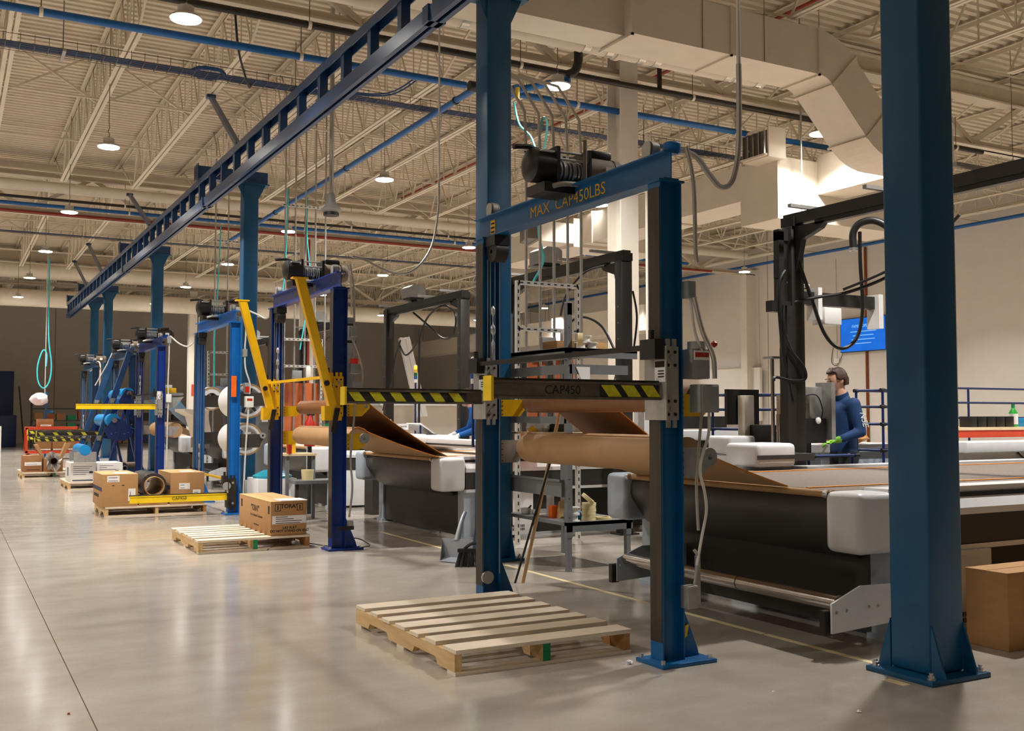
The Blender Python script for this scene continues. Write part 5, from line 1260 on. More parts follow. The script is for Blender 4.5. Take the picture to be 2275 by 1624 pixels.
bm = M().lathe((4.75, 8.1, 1.16), [(.09, 0), (.12, .03), (.11, .07), (.06, .11), (.02, .12)], 14); bm.v = [(x+random.uniform(-.015, .015), y+random.uniform(-.015, .015), z+random.uniform(-.004, .01) if z > 1.17 else z) for x, y, z in bm.v]; bm.o('bag_body', 'bag_white', t, True); M().lathe((4.68, 8.08, 1.16), [(.05, 0), (.06, .03), (.03, .08)], 10).o('yellow_part', 'yellow_item', t, True)
t = thing('white_bottle', 'white round topped bottle on the bench work shelf', 'bottle', (4.95, 7.8, 1.16)); M().lathe((4.95, 7.8, 1.16), [(.05, 0), (.052, .02), (.05, .09), (.035, .115), (.01, .12)], 18).o('bottle', 'white_plastic', t, True)
o = M().box(4.80, 4.94, 7.98, 8.06, 1.16, 1.23).o('black_meter', 'black_plastic', None, bev=.004); tag(o, 'small black instrument on the bench work shelf', 'instrument')
o = M().box(5.02, 5.14, 7.7, 7.78, 1.16, 1.26).o('yellow_box', 'yellow_item', None, bev=.004); tag(o, 'yellow box right of the white bottle on the bench', 'box')
t = thing('plastic_sleeve', 'clear plastic document sleeve hanging under the bench shelf', 'sleeve', (4.7, 7.34, 1.5)); M().prism([(4.66, 1.72), (4.80, 1.72), (4.80, 1.52), (4.74, 1.56)], 'y', 7.338, 7.342).o('sleeve', 'paper', t)

# ------------------------------------------------------------------ things on the floor
t = thing('dustpan', 'upright grey dustpan leaning behind the nearest lift post', 'dustpan', (4.0, 8.35, 0))
P0 = (3.92, 8.52); P1 = (4.10, 8.22)
dp = M(); fr = [Vector((3.90, 8.42, .005)), Vector((4.06, 8.12, .005))]; bk = [Vector((3.97, 8.52, .20)), Vector((4.14, 8.24, .20))]
def quad(m_, a, b, c, d_, th=.004):
    n_ = (b-a).cross(d_-a).normalized()*th; m_.add([a, b, c, d_, a+n_, b+n_, c+n_, d_+n_], [(0,1,2,3),(7,6,5,4),(0,4,5,1),(1,5,6,2),(2,6,7,3),(3,7,4,0)])
quad(dp, fr[0], fr[1], bk[1]+Vector((0, 0, -.17)), bk[0]+Vector((0, 0, -.17))); dp.o('pan_floor', 'dustpan_grey', t)
dp = M(); quad(dp, bk[0]+Vector((0, 0, -.17)), bk[1]+Vector((0, 0, -.17)), bk[1], bk[0]); dp.o('pan_back', 'dustpan_grey', t)
dp = M(); dp.add([fr[0], bk[0]+Vector((0, 0, -.17)), bk[0], fr[0]+Vector((-.005, 0, .0)), fr[0]+Vector((.006, .004, 0)), bk[0]+Vector((.006, .004, -.17)), bk[0]+Vector((.006, .004, 0))], [(0, 1, 2), (4, 6, 5), (0, 2, 6, 4), (1, 5, 6, 2), (0, 4, 5, 1)]); dp.o('pan_side', 'dustpan_grey', t)
M().tube(spline([Vector(p) for p in [(4.05, 8.38, .18), (4.09, 8.42, .26), (4.15, 8.48, .36), (4.2, 8.52, .42)]], 5), lambda u: .028*(1-.4*u), 10).o('handle', 'dustpan_grey', t, True)
t = thing('broom', 'black bristle broom head standing on the floor by the lift post', 'broom', (4.0, 8.05, 0))
br = M(); random.seed(5)
for k in range(150):
    u = random.random(); v = random.uniform(-1, 1); a = Vector((3.90 + .26*u, 8.10 - .14*u, 0)); a += Vector((.03*v, .05*v, .002)); b = Vector((3.945 + .2*u, 8.115 - .11*u, .125)) + Vector((.012*v, .02*v, 0)); br.cyl(a, b, .004, 4, .003)
br.o('bristles', 'bristle', t, kind='stuff')
M().beam((3.93, 8.12, .135), (4.15, 8.0, .135), .05, .03).o('block', 'black_plastic', t); M().tube(spline([Vector(p) for p in [(3.98, 8.1, .14), (4.03, 8.06, .19), (4.12, 8.02, .2)]], 5), .014, 8).o('handle_socket', 'black_plastic', t, True)
for k, (m_, dx) in enumerate((('core_tan', 0), ('black_plastic', -.06))):
    o = M().cyl((3.98+dx, 7.05+.02*k, .0), (4.22+dx*.6, 6.85+.02*k, 1.42 if k == 0 else 1.12), .014 if k == 0 else .009, 8).o('broom_stick', m_, None, True); tag(o, ['tan wooden broom stick leaning beside the yellow bracket', 'thin black stick leaning beside the tan broom stick'][k], 'stick')
def scrap(x, y, s, lab, m='bag_white'):
    random.seed(int(x*100)); b = M().lathe((x, y, 0), [(s*.5, 0), (s*.6, s*.2), (s*.35, s*.5), (.004, s*.6)], 7); b.v = [(a+random.uniform(-s, s)*.35, c+random.uniform(-s, s)*.35, max(.0005, z)) for a, c, z in b.v]
    tag(b.o('litter_scrap', m), lab, 'litter')
scrap(3.17, 4.49, .035, 'crumpled clear plastic scrap right of the foreground pallet'); scrap(3.55, 3.28, .016, 'tiny white scrap on the floor at bottom right', 'paper'); scrap(3.45, 3.71, .01, 'tiny white speck on the floor left of the right column', 'paper'); scrap(.5, 4.92, .012, 'tiny brown speck on the floor at bottom left', 'copper')
for (y0, y1, l) in ((3.8, 4.7, 'pale tape line on the floor, piece by the right column'), (4.72, 7.98, 'pale tape line on the floor, long piece under the nearest table'), (9.0, 10.9, 'pale tape line on the floor, piece behind the lift post')):
    tag(M().box(4.30, 4.34, y0, y1, 0, .0012).o('floor_tape', 'tape_cream'), l, 'tape', 'floor tape lines')
tag(M().box(4.08, 4.13, 3.49, 3.62, 0, .0012).o('floor_tape', 'tape_cream'), 'short pale tape piece in front of the right column plate', 'tape', 'floor tape lines')
o = M().tube(spline([Vector(p) for p in [(3.2, 10.3, .02), (3.35, 9.95, .01), (3.5, 9.62, .02), (3.66, 9.6, .02), (3.72, 9.72, .03), (3.68, 10.0, .06), (3.5, 10.3, .02)]], 8), .006, 6).o('floor_cable', 'rubber', None, True); tag(o, 'thin black cable curling on the floor by the royal blue lift', 'cable')
o = M().tube(spline([Vector(p) for p in [(2.75, 9.9, .01), (2.95, 10.25, .03), (3.05, 10.6, .04)]], 6), .004, 6).o('floor_cable', 'rubber', None, True); tag(o, 'thin black wire hanging at the second pallet', 'cable')

# ------------------------------------------------------------------ right wall: screen, board
tv = thing('wall_screen', 'large blue information screen on the right wall', 'screen', (XR, 22.0, 3.3))
M().box(XR-.12, XR-.03, 21.0, 22.75, 3.25, 4.28).o('bezel', 'black_plastic', tv); M().box(XR-.124, XR-.12, 21.02, 22.73, 3.27, 4.26).o('display', 'screen_blue', tv)
text('FAMILY OPEN HOUSE', .13, 'screen_text', tv, (XR-.126, 21.75, 4.02), '-x', sx=.85)
for k, wd in enumerate((1.0, .8, .9, .6)): M().box(XR-.126, XR-.1245, 21.85-wd/2, 21.85+wd/2, 3.85-.12*k, 3.87-.12*k).o('text_line', 'screen_text', tv)
M().box(XR-.04, XR, 22.9, 23.1, 2.95, 3.1).o('wall_outlet', 'white_plastic', tv); M().tube(spline([Vector(p) for p in [(XR-.05, 22.7, 3.3), (XR-.04, 22.95, 2.9), (XR-.04, 23.2, 3.0), (XR-.03, 23.1, 3.6)]], 6), .012, 6).o('power_lead', 'wire_steel', tv, True)
o = M().box(XR-.25, XR-.15, 26.2, 29.0, 1.15, 2.95).o('white_partition', 'wall_paint'); tag(o, 'tall white board standing against the right wall', 'board')
for yy, l in ((20.7, 'thin conduit on the right wall below the screen, right'), (23.0, 'thin conduit on the right wall left of the screen')):
    tag(M().box(XR-.03, XR, yy-.012, yy+.012, .8, 6.2 if yy > 22 else 3.2).o('wall_conduit', 'wall_paint'), l, 'conduit')

# ------------------------------------------------------------------ people
def head_mesh(bm, c, s=1.0):
    """shaped head looking to +x, centre c"""
    r = bmesh.ops.create_uvsphere(bm, u_segments=28, v_segments=20, radius=1.0)
    for v in r['verts']:
        x, y, z = v.co
        X, Y, Z = x * .098, y * .076, z * .118
        if z < -.1: Y *= 1 - .28 * min(1, (-z - .1)); X = X * (1 - .1 * (-z)) + .012 * (-z)
        if x > .3:
            if abs(y) < .22 and -.32 < z < .12: X += .040 * (1 - abs(y) / .22) * (1 - abs(z + .18) / .32)      # nose
            if .12 < z < .3: X += .006
            if .0 < z < .16 and .18 < abs(y) < .55: X -= .008                                                       # eye sockets
            if -.62 < z < -.46 and abs(y) < .35: X += .006                                                          # lips
            if z < -.7: X += .022                                                                                   # chin
        v.co = Vector((X, Y, Z)) * s + Vector(c)
def person(name, label, loc, rz, bones, fingers, head_c, top_m, hair=True, glove='glove_green', neck_z=1.49, belt_z=.95, voxel=.011):
    """bones: list of (i,j) with joint dict J name->(x,y,z,r)"""
    J, E_, root = bones
    bm = bmesh.new()
    def rad(n): return J[n][3] if isinstance(J[n][3], tuple) else (J[n][3], J[n][3])
    for n in J:
        r = rad(n); sb = bmesh.new(); bmesh.ops.create_uvsphere(sb, u_segments=18, v_segments=12, radius=1.0)
        sb.transform(Matrix.Translation(Vector(J[n][:3])) @ Matrix.Diagonal((r[0], r[1], min(r) if isinstance(J[n][3], tuple) else r[0], 1)))
        tm0 = bpy.data.meshes.new('s'); sb.to_mesh(tm0); sb.free(); bm.from_mesh(tm0)
    for a_, b_ in E_:
        p, q = Vector(J[a_][:3]), Vector(J[b_][:3]); ra, rb = rad(a_), rad(b_); d = (q - p).normalized(); K = 18
        ex, ey = Vector((1, 0, 0)), Vector((0, 1, 0))
        if abs(d.z) < .75 or not (isinstance(J[a_][3], tuple) and isinstance(J[b_][3], tuple)):
            ex = d.orthogonal().normalized(); ey = d.cross(ex); ra = (min(ra),)*2; rb = (min(rb),)*2
        vs = [p + ex*(ra[0]*math.cos(2*PI*k/K)) + ey*(ra[1]*math.sin(2*PI*k/K)) for k in range(K)] + [q + ex*(rb[0]*math.cos(2*PI*k/K)) + ey*(rb[1]*math.sin(2*PI*k/K)) for k in range(K)]
        fs = [(k, (k+1) % K, K + (k+1) % K, K + k) for k in range(K)] + [tuple(range(K-1, -1, -1)), tuple(range(K, 2*K))]
        tm0 = bpy.data.meshes.new('c'); tm0.from_pydata([tuple(v) for v in vs], [], fs); bm.from_mesh(tm0)
    hb = bmesh.new(); head_mesh(hb, (0, 0, 0)); tm = bpy.data.meshes.new('h')
    rot = Matrix.Rotation(.25, 4, 'Y')
    hb.transform(Matrix.Translation(Vector(head_c)) @ rot); hb.to_mesh(tm); hb.free(); bm.from_mesh(tm)
    for side in (-1, 1):                                                  # ears
        eb = bmesh.new(); bmesh.ops.create_uvsphere(eb, u_segments=10, v_segments=8, radius=1.0)
        eb.transform(Matrix.Translation(Vector(head_c) + Vector((-.012, side*.078, -.005))) @ Matrix.Diagonal((.02, .012, .032, 1))); eb.to_mesh(tm); eb.free(); bm.from_mesh(tm)
    for pts, r in fingers:
        t = M(); t.tube(spline([Vector(p) for p in pts], 3), lambda u, r=r: r*(1-.25*u), 8); tm2 = bpy.data.meshes.new('f'); tm2.from_pydata(t.v, [], t.f); bm.from_mesh(tm2)
    bmesh.ops.recalc_face_normals(bm, faces=bm.faces)
    m2 = bpy.data.meshes.new(name); bm.to_mesh(m2); bm.free()
    tmp = bpy.data.objects.new(name, m2); COL.objects.link(tmp)
    rm = tmp.modifiers.new('r', 'REMESH'); rm.mode = 'VOXEL'; rm.voxel_size = voxel
    sm = tmp.modifiers.new('l', 'SMOOTH'); sm.factor = .5; sm.iterations = 4
    dg = bpy.context.evaluated_depsgraph_get(); m3 = bpy.data.meshes.new_from_object(tmp.evaluated_get(dg)); bpy.data.objects.remove(tmp)
    m3.materials.clear()
    for k in ('skin', top_m, 'trousers', glove, 'black_plastic'): m3.materials.append(MATS[k])
    W = [Vector(J[n][:3]) for n in ('wristL', 'wristR')]; EL = [Vector(J[n][:3]) for n in ('elbowL', 'elbowR')]
    for p in m3.polygons:
        c = p.center; k = 1
        if c.z > neck_z: k = 0
        elif c.z < belt_z: k = 2
        if c.z < .09: k = 4
        for w_, e_ in zip(W, EL):
            d_ = (w_ - e_).normalized()
            q_ = c - w_; pd = (q_ - d_*q_.dot(d_)).length
            if -.01 < q_.dot(d_) < .2 and pd < .085 and q_.length < .22: k = 3
            elif (c - e_).dot(d_) > 0 and (c - e_).length < (w_ - e_).length + .02 and abs((c - e_ - d_*(c - e_).dot(d_)).length) < .08: k = 1
        p.material_index = k; p.use_smooth = True
    b = bpy.data.objects.new('body', m3); COL.objects.link(b)
    root_o = thing(name, label, 'person', loc, rz=rz); b.parent = root_o
    if hair:
        hb = bmesh.new(); bmesh.ops.create_uvsphere(hb, u_segments=30, v_segments=22, radius=1.0)
        kill = []
        for v in hb.verts:
            x, y, z = v.co
            if (x > .42 and z < .50) or (z < -.05 and x > -.05) or z < -.62: kill.append(v)
        bmesh.ops.delete(hb, geom=kill, context='VERTS')
        random.seed(11)
        for v in hb.verts:
            x, y, z = v.co; f = 1 + .05*math.sin(9*y + 5*z) + random.uniform(-.015, .02)
            v.co = Vector((x*.112*f, y*.09*f, z*.128*f + (.012 if x > .3 else 0)))
        ex = bmesh.ops.solidify(hb, geom=hb.faces[:], thickness=.012)
        hb.transform(Matrix.Translation(Vector(head_c) + Vector((-.006, 0, .008))) @ Matrix.Rotation(.25, 4, 'Y'))
        hm = bpy.data.meshes.new('hair'); hb.to_mesh(hm); hb.free(); hm.materials.append(MATS['hair'])
        for p in hm.polygons: p.use_smooth = True
        ho = bpy.data.objects.new('hair', hm); COL.objects.link(ho); ho.parent = root_o
        for side in (-1, 1):
            R_ = Matrix.Rotation(.25, 4, 'Y'); q = Vector(head_c) + (R_ @ Vector((.084, side*.03, .012)))
            M().lathe(q, [(.002, -.008), (.010, -.003), (.010, .003), (.002, .008)], 8).o('eye', 'ink', root_o, True, local=True)
            if side > 0: M().beam(Vector(head_c) + (R_ @ Vector((.092, -.02, -.068))), Vector(head_c) + (R_ @ Vector((.092, .02, -.068))), .01, .006).o('mouth', 'copper', root_o, local=True)
            q = Vector(head_c) + (R_ @ Vector((.094, side*.032, .035))); M().beam(q + Vector((0, -.016, 0)), q + Vector((0, .016, .002)), .008, .006).o('eyebrow', 'hair', root_o, local=True)
    return root_o
def fing(base, d, n, s=1.0):
    """five fingers of a hand; base palm centre, d forward, n palm-down"""
    base = Vector(base); d = Vector(d).normalized(); n = Vector(n).normalized(); w = d.cross(n).normalized(); out = []
    for k, L in enumerate((.072, .082, .078, .062)):
        o_ = base + w*(.030 - .020*k)*1.0 + d*.035
        out.append(([o_, o_ + d*L*.45 + n*.006, o_ + d*L*.75 + n*.028, o_ + d*L*.8 + n*.05], .0105*s))
    o_ = base + w*.028 - d*.01; out.append(([o_, o_ + w*.022 + d*.025, o_ + w*.024 + d*.05 + n*.022], .0115*s))
    return out
J = dict(pelvis=(0, 0, .97, (.125, .155)), spine=(.0, 0, 1.14, (.115, .15)), chest=(-.005, 0, 1.34, (.12, .17)), neckb=(.0, 0, 1.465, (.07, .085)), neck=(.03, 0, 1.55, .056),
         shL=(-.01, .175, 1.415, .07), elbowL=(-.05, .235, 1.15, .054), wristL=(.17, .215, 1.075, .036), palmL=(.235, .205, 1.06, (.034, .022)),
         shR=(-.01, -.175, 1.415, .07), elbowR=(-.02, -.24, 1.15, .054), wristR=(.22, -.17, 1.10, .036), palmR=(.285, -.16, 1.095, (.034, .022)),
         hipL=(0, .09, .90, .098), kneeL=(.02, .10, .50, .066), ankL=(-.01, .10, .09, .046), toeL=(.14, .115, .045, .042),
         hipR=(0, -.09, .90, .098), kneeR=(.02, -.10, .50, .066), ankR=(-.01, -.10, .09, .046), toeR=(.14, -.115, .045, .042))
EE = [('pelvis', 'spine'), ('spine', 'chest'), ('chest', 'neckb'), ('neckb', 'neck'), ('chest', 'shL'), ('shL', 'elbowL'), ('elbowL', 'wristL'), ('wristL', 'palmL'),
      ('chest', 'shR'), ('shR', 'elbowR'), ('elbowR', 'wristR'), ('wristR', 'palmR'), ('pelvis', 'hipL'), ('hipL', 'kneeL'), ('kneeL', 'ankL'), ('ankL', 'toeL'),
      ('pelvis', 'hipR'), ('hipR', 'kneeR'), ('kneeR', 'ankR'), ('ankR', 'toeR')]
fg = fing((.24, .205, 1.06), (1, -.1, -.15), (0, -.1, -1)) + fing((.29, -.16, 1.095), (1, .2, -.1), (0, 0, -1))
PX, PY, PR = 7.78, 7.33, math.radians(163)
p1_ = person('person', 'person in a dark blue pullover and green gloves working at the machine', (PX, PY, 0), PR, (J, EE, 'pelvis'), fg, (.062, 0, 1.655), 'shirt_blue', neck_z=1.505)
# collar and sleeve print
M().ring((.012, 0, 1.485), (.026, 0, 1.522), .074, .06, 20).o('collar', 'shirt_blue', p1_, True, local=True)
cu = bpy.data.curves.new('print', 'FONT'); cu.body = 'NSE'; cu.size = .085; cu.align_x = 'CENTER'; cu.shear = .3; cu.extrude = .0008
tmp = bpy.data.objects.new('print', cu); COL.objects.link(tmp); dg = bpy.context.evaluated_depsgraph_get(); me = bpy.data.meshes.new_from_object(tmp.evaluated_get(dg)); bpy.data.objects.remove(tmp)
for v in me.vertices: v.co = Matrix(((-.2, -.98, 0), (.08, .0, 1), (-.97, .2, 0))) @ v.co + Vector((-.03, .285, 1.27))
me.materials.clear(); me.materials.append(MATS['paper']); o = bpy.data.objects.new('sleeve_print', me); COL.objects.link(o); o.parent = p1_
J2 = dict(J); J2.update(chest=(.07, 0, 1.30, (.12, .17)), neckb=(.12, 0, 1.40, (.07, .08)), neck=(.17, 0, 1.47, .056), spine=(.02, 0, 1.13, (.12, .15)), shL=(.08, .175, 1.36, .075), shR=(.08, -.175, 1.36, .075),
          elbowL=(.12, .25, 1.10, .056), wristL=(.34, .2, 1.03, .038), palmL=(.41, .19, 1.01, (.034, .022)), elbowR=(.16, -.24, 1.12, .056), wristR=(.38, -.16, 1.05, .038), palmR=(.45, -.15, 1.03, (.034, .022)))
fg2 = fing((.415, .19, 1.01), (1, -.1, -.25), (0, -.1, -1)) + fing((.455, -.15, 1.03), (1, .2, -.2), (0, 0, -1))
p2_ = person('person', 'person in a bright blue jacket bending over a board, partly hidden by the striped fork', (6.70, 13.05, 0), math.radians(158), (J2, EE, 'pelvis'), fg2, (.22, 0, 1.56), 'jacket_blue', glove='white_plastic', neck_z=1.43)

# ------------------------------------------------------------------ work cell beside the person
def tubecart(name, x0, x1, y0, y1, zs, lab, uprights):
    t = thing(name, lab, 'cart', ((x0+x1)/2, (y0+y1)/2, 0), 'blue tube racks')
    for (x, y, h) in uprights:
        M().cyl((x, y, .02), (x, y, h), .014, 10).o('upright', 'navy_paint', t, True)
        M().lathe((x, y, 0), [(.02, 0), (.022, .02), (.016, .03)], 10).o('foot', 'black_plastic', t, True)
    for z in zs:
        for y in sorted(set((y0, y1))):
            M().cyl((x0, y, z), (x1, y, z), .014, 10).o('rail', 'navy_paint', t, True)
            for x in (x0, x1): M().cyl((x-.03, y, z), (x+.03, y, z), .02, 10).o('joint', 'black_plastic', t, True)
        if y1 > y0:
            for x in (x0, x1): M().cyl((x, y0, z), (x, y1, z), .014, 10).o('rail', 'navy_paint', t, True)
    return t
tubecart('tube_cart', 6.98, 7.55, 7.85, 8.35, (.35, .92, 1.17, 1.37, 1.52), 'blue tube cart with black joints left of the person', [(6.98, 7.85, 1.53), (7.55, 7.85, 1.2), (6.98, 8.35, 1.53), (7.55, 8.35, 1.2)])
tubecart('tube_cart', 7.05, 7.62, 7.02, 7.12, (.42, .93), 'low blue tube stand the person rests a hand on', [(7.05, 7.07, .95), (7.62, 7.07, .95)])
tubecart('tube_rack', 8.42, 9.2, 7.4, 7.75, (.95, 1.22, 1.4, 1.57), 'blue tube rack just left of the right column', [(8.42, 7.4, 1.58), (9.2, 7.4, 1.58), (8.42, 7.75, 1.58), (9.2, 7.75, 1.58)])
tubecart('tube_rack', 10.9, 12.4, 8.5, 8.5, (1.28, 1.47, 1.65), 'long blue tube rack right of the right column', [(10.9, 8.5, 1.66), (11.2, 8.5, 1.66), (12.4, 8.5, 1.66)])
mc = thing('spray_machine', 'black machine head with chrome cylinders beside the frame post', 'machine', (6.95, 7.1, 0))
M().box(6.72, 7.22, 7.20, 7.55, .9, 1.22).o('pump_body', 'black_plastic', mc, bev=.01); M().box(6.85, 7.05, 7.2, 7.5, .6, .9).o('pump_base', 'black_plastic', mc, bev=.01)
M().box(6.55, 6.95, 7.62, 7.66, 1.22, 1.56).o('backplate', 'black_plastic', mc); M().box(6.66, 6.78, 7.5, 7.6, 1.1, 1.5).o('valve_block', 'duct_paint', mc, bev=.006)
M().cyl((6.66, 7.12, 1.05), (6.66, 7.12, 1.83), .018, 14).o('column_rod', 'chrome', mc, True); M().box(6.60, 6.78, 7.06, 7.18, 1.83, 1.85).o('rod_cap', 'galv', mc); M().box(6.60, 6.78, 7.06, 7.18, 1.02, 1.06).o('rod_foot', 'galv', mc)
M().cyl((6.74, 7.12, 1.06), (6.74, 7.12, 1.32), .032, 14).o('cylinder', 'alu_band', mc, True); M().box(6.78, 6.84, 7.08, 7.2, 1.0, 1.5).o('slide_plate', 'alu_band', mc)
M().box(6.70, 6.82, 7.1, 7.2, .88, 1.02).o('clamp', 'galv', mc); cable(mc, [(6.66, 6.98, 1.8), (6.72, 7.0, 1.6), (6.73, 7.05, 1.4), (6.74, 7.1, 1.3)], .014)
M().box(6.88, 7.30, 7.12, 7.16, 1.08, 1.58).o('steel_enclosure', 'galv', mc, bev=.006); M().box(6.92, 7.1, 7.10, 7.12, 1.25, 1.5).o('enclosure_panel', 'alu_band', mc)
M().box(6.90, 7.26, 7.05, 7.10, 1.05, 1.28).o('black_cover', 'black_plastic', mc); M().box(7.28, 7.33, 7.0, 7.2, 1.08, 1.62).o('monitor_edge', 'galv', mc)
M().lathe((7.13, 7.03, 1.26), [(.03, 0), (.032, -.012), (.026, -.016), (.002, -.018)], 16, 'y').o('gauge', 'white_plastic', mc, True); cable(mc, [(6.92, 7.05, 1.48), (7.1, 7.02, 1.5), (7.18, 7.02, 1.38), (7.18, 7.03, 1.28)], .006)
M().box(6.6, 7.0, 7.3, 7.7, .0, .6).o('stand', 'black_plastic', mc)
def tower(x, y, z, lab, glow, zb=.9):
    t = thing('tower_light', lab, 'signal light', (x, y, zb), 'stack signal lights')
    M().cyl((x, y, zb), (x, y, z), .014, 10).o('pole', 'navy_paint', t, True)
    M().cyl((x, y, z), (x, y, z+.05), .024, 14).o('base', 'white_plastic', t, True)
    for k, (a, b) in enumerate((('lens_blue', None), ('lens_green', 'glow_green'), ('amber', 'glow_yellow'), ('lens_red', 'glow_orange'))):
        M().cyl((x, y, z+.05+.05*k), (x, y, z+.098+.05*k), .024, 16).o('lens', b if k in glow and b else a, t, True)
    M().lathe((x, y, z+.25), [(.024, 0), (.02, .012), (.004, .016)], 14).o('cap', 'white_plastic', t, True)
tower(7.62, 8.0, 1.86, 'stack light glowing amber left of the frame post', (2,)); tower(6.1, 14.05, 1.80, 'stack light glowing orange in front of the leaning white panel', (3,), .9); tower(4.53, 9.02, 1.62, 'stack light glowing green left of the blue column', (1,), 1.0)
t = thing('projector_mount', 'white projector under a black arm near the frame', 'projector', (7.3, 7.05, 2.1))
M().box(6.86, 7.92, 7.0, 7.08, 2.34, 2.46).o('arm', 'black_paint', t); M().box(7.16, 7.38, 6.95, 7.12, 2.16, 2.32).o('projector_body', 'white_plastic', t, bev=.01); M().box(7.08, 7.13, 6.95, 7.1, 2.2, 2.5).o('side_bracket', 'white_plastic', t); M().box(7.88, 7.94, 6.95, 7.1, 2.15, 2.48).o('end_bracket', 'white_plastic', t)
# second table auxiliaries seen over the first one
t = thing('feed_console', 'long white console with a black end behind the brown material', 'machine', (7.4, 9.0, 0))
M().box(6.75, 7.7, 8.75, 9.15, 1.04, 1.15).o('cover', 'table_white', t, bev=.01); M().box(7.70, 7.86, 8.75, 9.15, 1.0, 1.15).o('end_cap', 'black_plastic', t); M().box(6.8, 7.8, 8.8, 9.1, 0, 1.03).o('base', 'charcoal_panel', t)
M().box(6.95, 8.0, 9.32, 9.5, 1.16, 1.30).o('rear_box', 'black_plastic', t); M().box(6.8, 6.95, 9.3, 9.5, 1.05, 1.38).o('rear_frame', 'table_white', t)
t = thing('small_printer', 'white bench device with a black front beside the tube cart', 'machine', (6.5, 7.5, 0))
M().box(6.30, 6.62, 7.3, 7.62, .95, 1.12).o('housing', 'table_white', t, bev=.03, seg=3); M().box(6.31, 6.61, 7.295, 7.3, .98, 1.02).o('front_slot', 'black_plastic', t); M().box(6.3, 6.62, 7.3, 7.62, 0, .94).o('stand', 'table_white', t)
o = M().box(6.72, 6.9, 7.68, 7.84, .9, 1.0).o('blue_wipe_box', 'film_blue', None, bev=.006); tag(o, 'small blue box on the tube cart', 'box')
# right side bench beyond table 1
t = thing('work_bench', 'long bench with an orange drawer front right of the right column', 'bench', (11.0, 7.6, 0))
M().box(9.3, 13.0, 7.35, 8.2, 1.15, 1.18).o('worktop', 'wood', t); M().box(9.3, 10.9, 7.36, 7.4, 1.07, 1.15).o('drawer_front', 'red_orange', t); M().box(10.95, 13.0, 7.36, 7.4, 1.08, 1.15).o('drawer_front', 'bench_grey', t)
for x in (9.4, 11.0, 12.8): M().box(x-.03, x+.03, 7.4, 7.46, 0, 1.1).o('leg', 'bench_grey', t)
t = thing('flat_machine', 'low white machine bed below the orange drawer bench', 'machine', (10.8, 7.1, 0))
M().box(9.0, 13.0, 6.86, 7.30, .93, 1.04).o('bed', 'table_white', t, bev=.012); M().box(9.05, 12.8, 6.95, 7.25, .80, .93).o('under_tray', 'duct_paint', t)
for x in (9.2, 10.6, 12.4): M().box(x-.06, x+.06, 6.98, 7.2, 0, .8).o('leg', 'bench_grey', t)
cable(t, [(9.9, 6.93, .92), (10.0, 6.9, .84), (10.15, 6.9, .86), (10.3, 6.92, .90)], .01)
t = thing('soap_bottle', 'green and white bottle with a green cap on the bench at right', 'bottle', (10.75, 7.55, 1.18)); M().lathe((10.72, 7.55, 1.18), [(.045, 0), (.048, .02), (.048, .16), (.02, .21), (.018, .22)], 18).o('bottle_body', 'bottle_green', t, True); M().cyl((10.72, 7.55, 1.40), (10.72, 7.55, 1.44), .02, 14).o('cap', 'green_paint', t, True); M().ring((10.72, 7.55, 1.21), (10.72, 7.55, 1.33), .0495, .047, 18).o('wrap_label', 'paper', t, True)
for k in range(5):
    o = M().box(9.88+.16*k, 10.02+.16*k, 7.5, 7.62, 1.18, 1.30).o('glove_box', 'black_plastic', None, bev=.003); tag(o, 'black glove box in the row on the right bench, %s from the left' % ['first', 'second', 'third', 'fourth', 'fifth'][k], 'box', 'black glove boxes'); 
o = M().box(10.9, 11.05, 7.5, 7.62, 1.18, 1.28).o('tissue_box', 'film_blue', None, bev=.004); tag(o, 'blue and white tissue box right of the green bottle', 'box')
t = thing('tan_bag', 'large crumpled tan paper bag on a table behind the person', 'bag', (8.6, 8.3, .9))
bm_ = M().lathe((8.55, 8.1, 1.0), [(.12, 0), (.2, .05), (.18, .11), (.1, .16), (.02, .17)], 14); bm_.v = [(8.55+(x-8.55)*1.7+random.uniform(-.03, .03), y+random.uniform(-.03, .03), z+random.uniform(0, .02) if z > 1.01 else z) for x, y, z in bm_.v]; bm_.o('bag_body', 'tan_bag', t, True)
t = thing('side_table', 'low white table under the tan bag behind the person', 'table', (8.6, 8.2, 0)); M().box(8.0, 9.4, 7.9, 8.6, .92, 1.0).o('top', 'table_white', t); M().box(8.1, 9.3, 7.95, 8.55, 0, .92).o('base', 'table_grey', t)

# ------------------------------------------------------------------ behind the third table
t = thing('ribbed_board', 'tall ribbed white panel leaning at a slant behind the black pole', 'board', (7.3, 16.9, 1.0))
for k in range(4): M().beam((7.05+.05*k, 16.9, 2.70), (7.40+.05*k, 16.9, 1.30), .012 if k % 2 else .03, .046, (1, 0, 0)).o('rib', 'white_plastic', t)
M().beam((7.12, 16.93, 2.70), (7.48, 16.93, 1.30), .01, .22, (1, 0, 0)).o('sheet', 'white_plastic', t)
o = M().cyl((6.40, 14.6, .9), (6.40, 14.6, 2.62), .02, 8).o('black_pole', 'black_paint', None, True); tag(o, 'thin black pole in front of the leaning white panel', 'pole')
t = thing('drawing_board', 'tilted white board on a blue tube stand in front of the second person', 'board', (5.9, 13.2, 0))
M().beam((5.70, 13.2, 1.20), (6.05, 13.2, .97), .5, .02, (0, 0, 1)).o('board', 'paper', t); 
for x in (5.72, 6.02): M().cyl((x, 13.0, 0), (x, 13.0, 1.0 if x > 6 else 1.18), .014, 10).o('leg', 'navy_paint', t, True)
M().cyl((5.72, 13.0, .95), (6.35, 13.0, .95), .014, 10).o('rail', 'navy_paint', t, True)
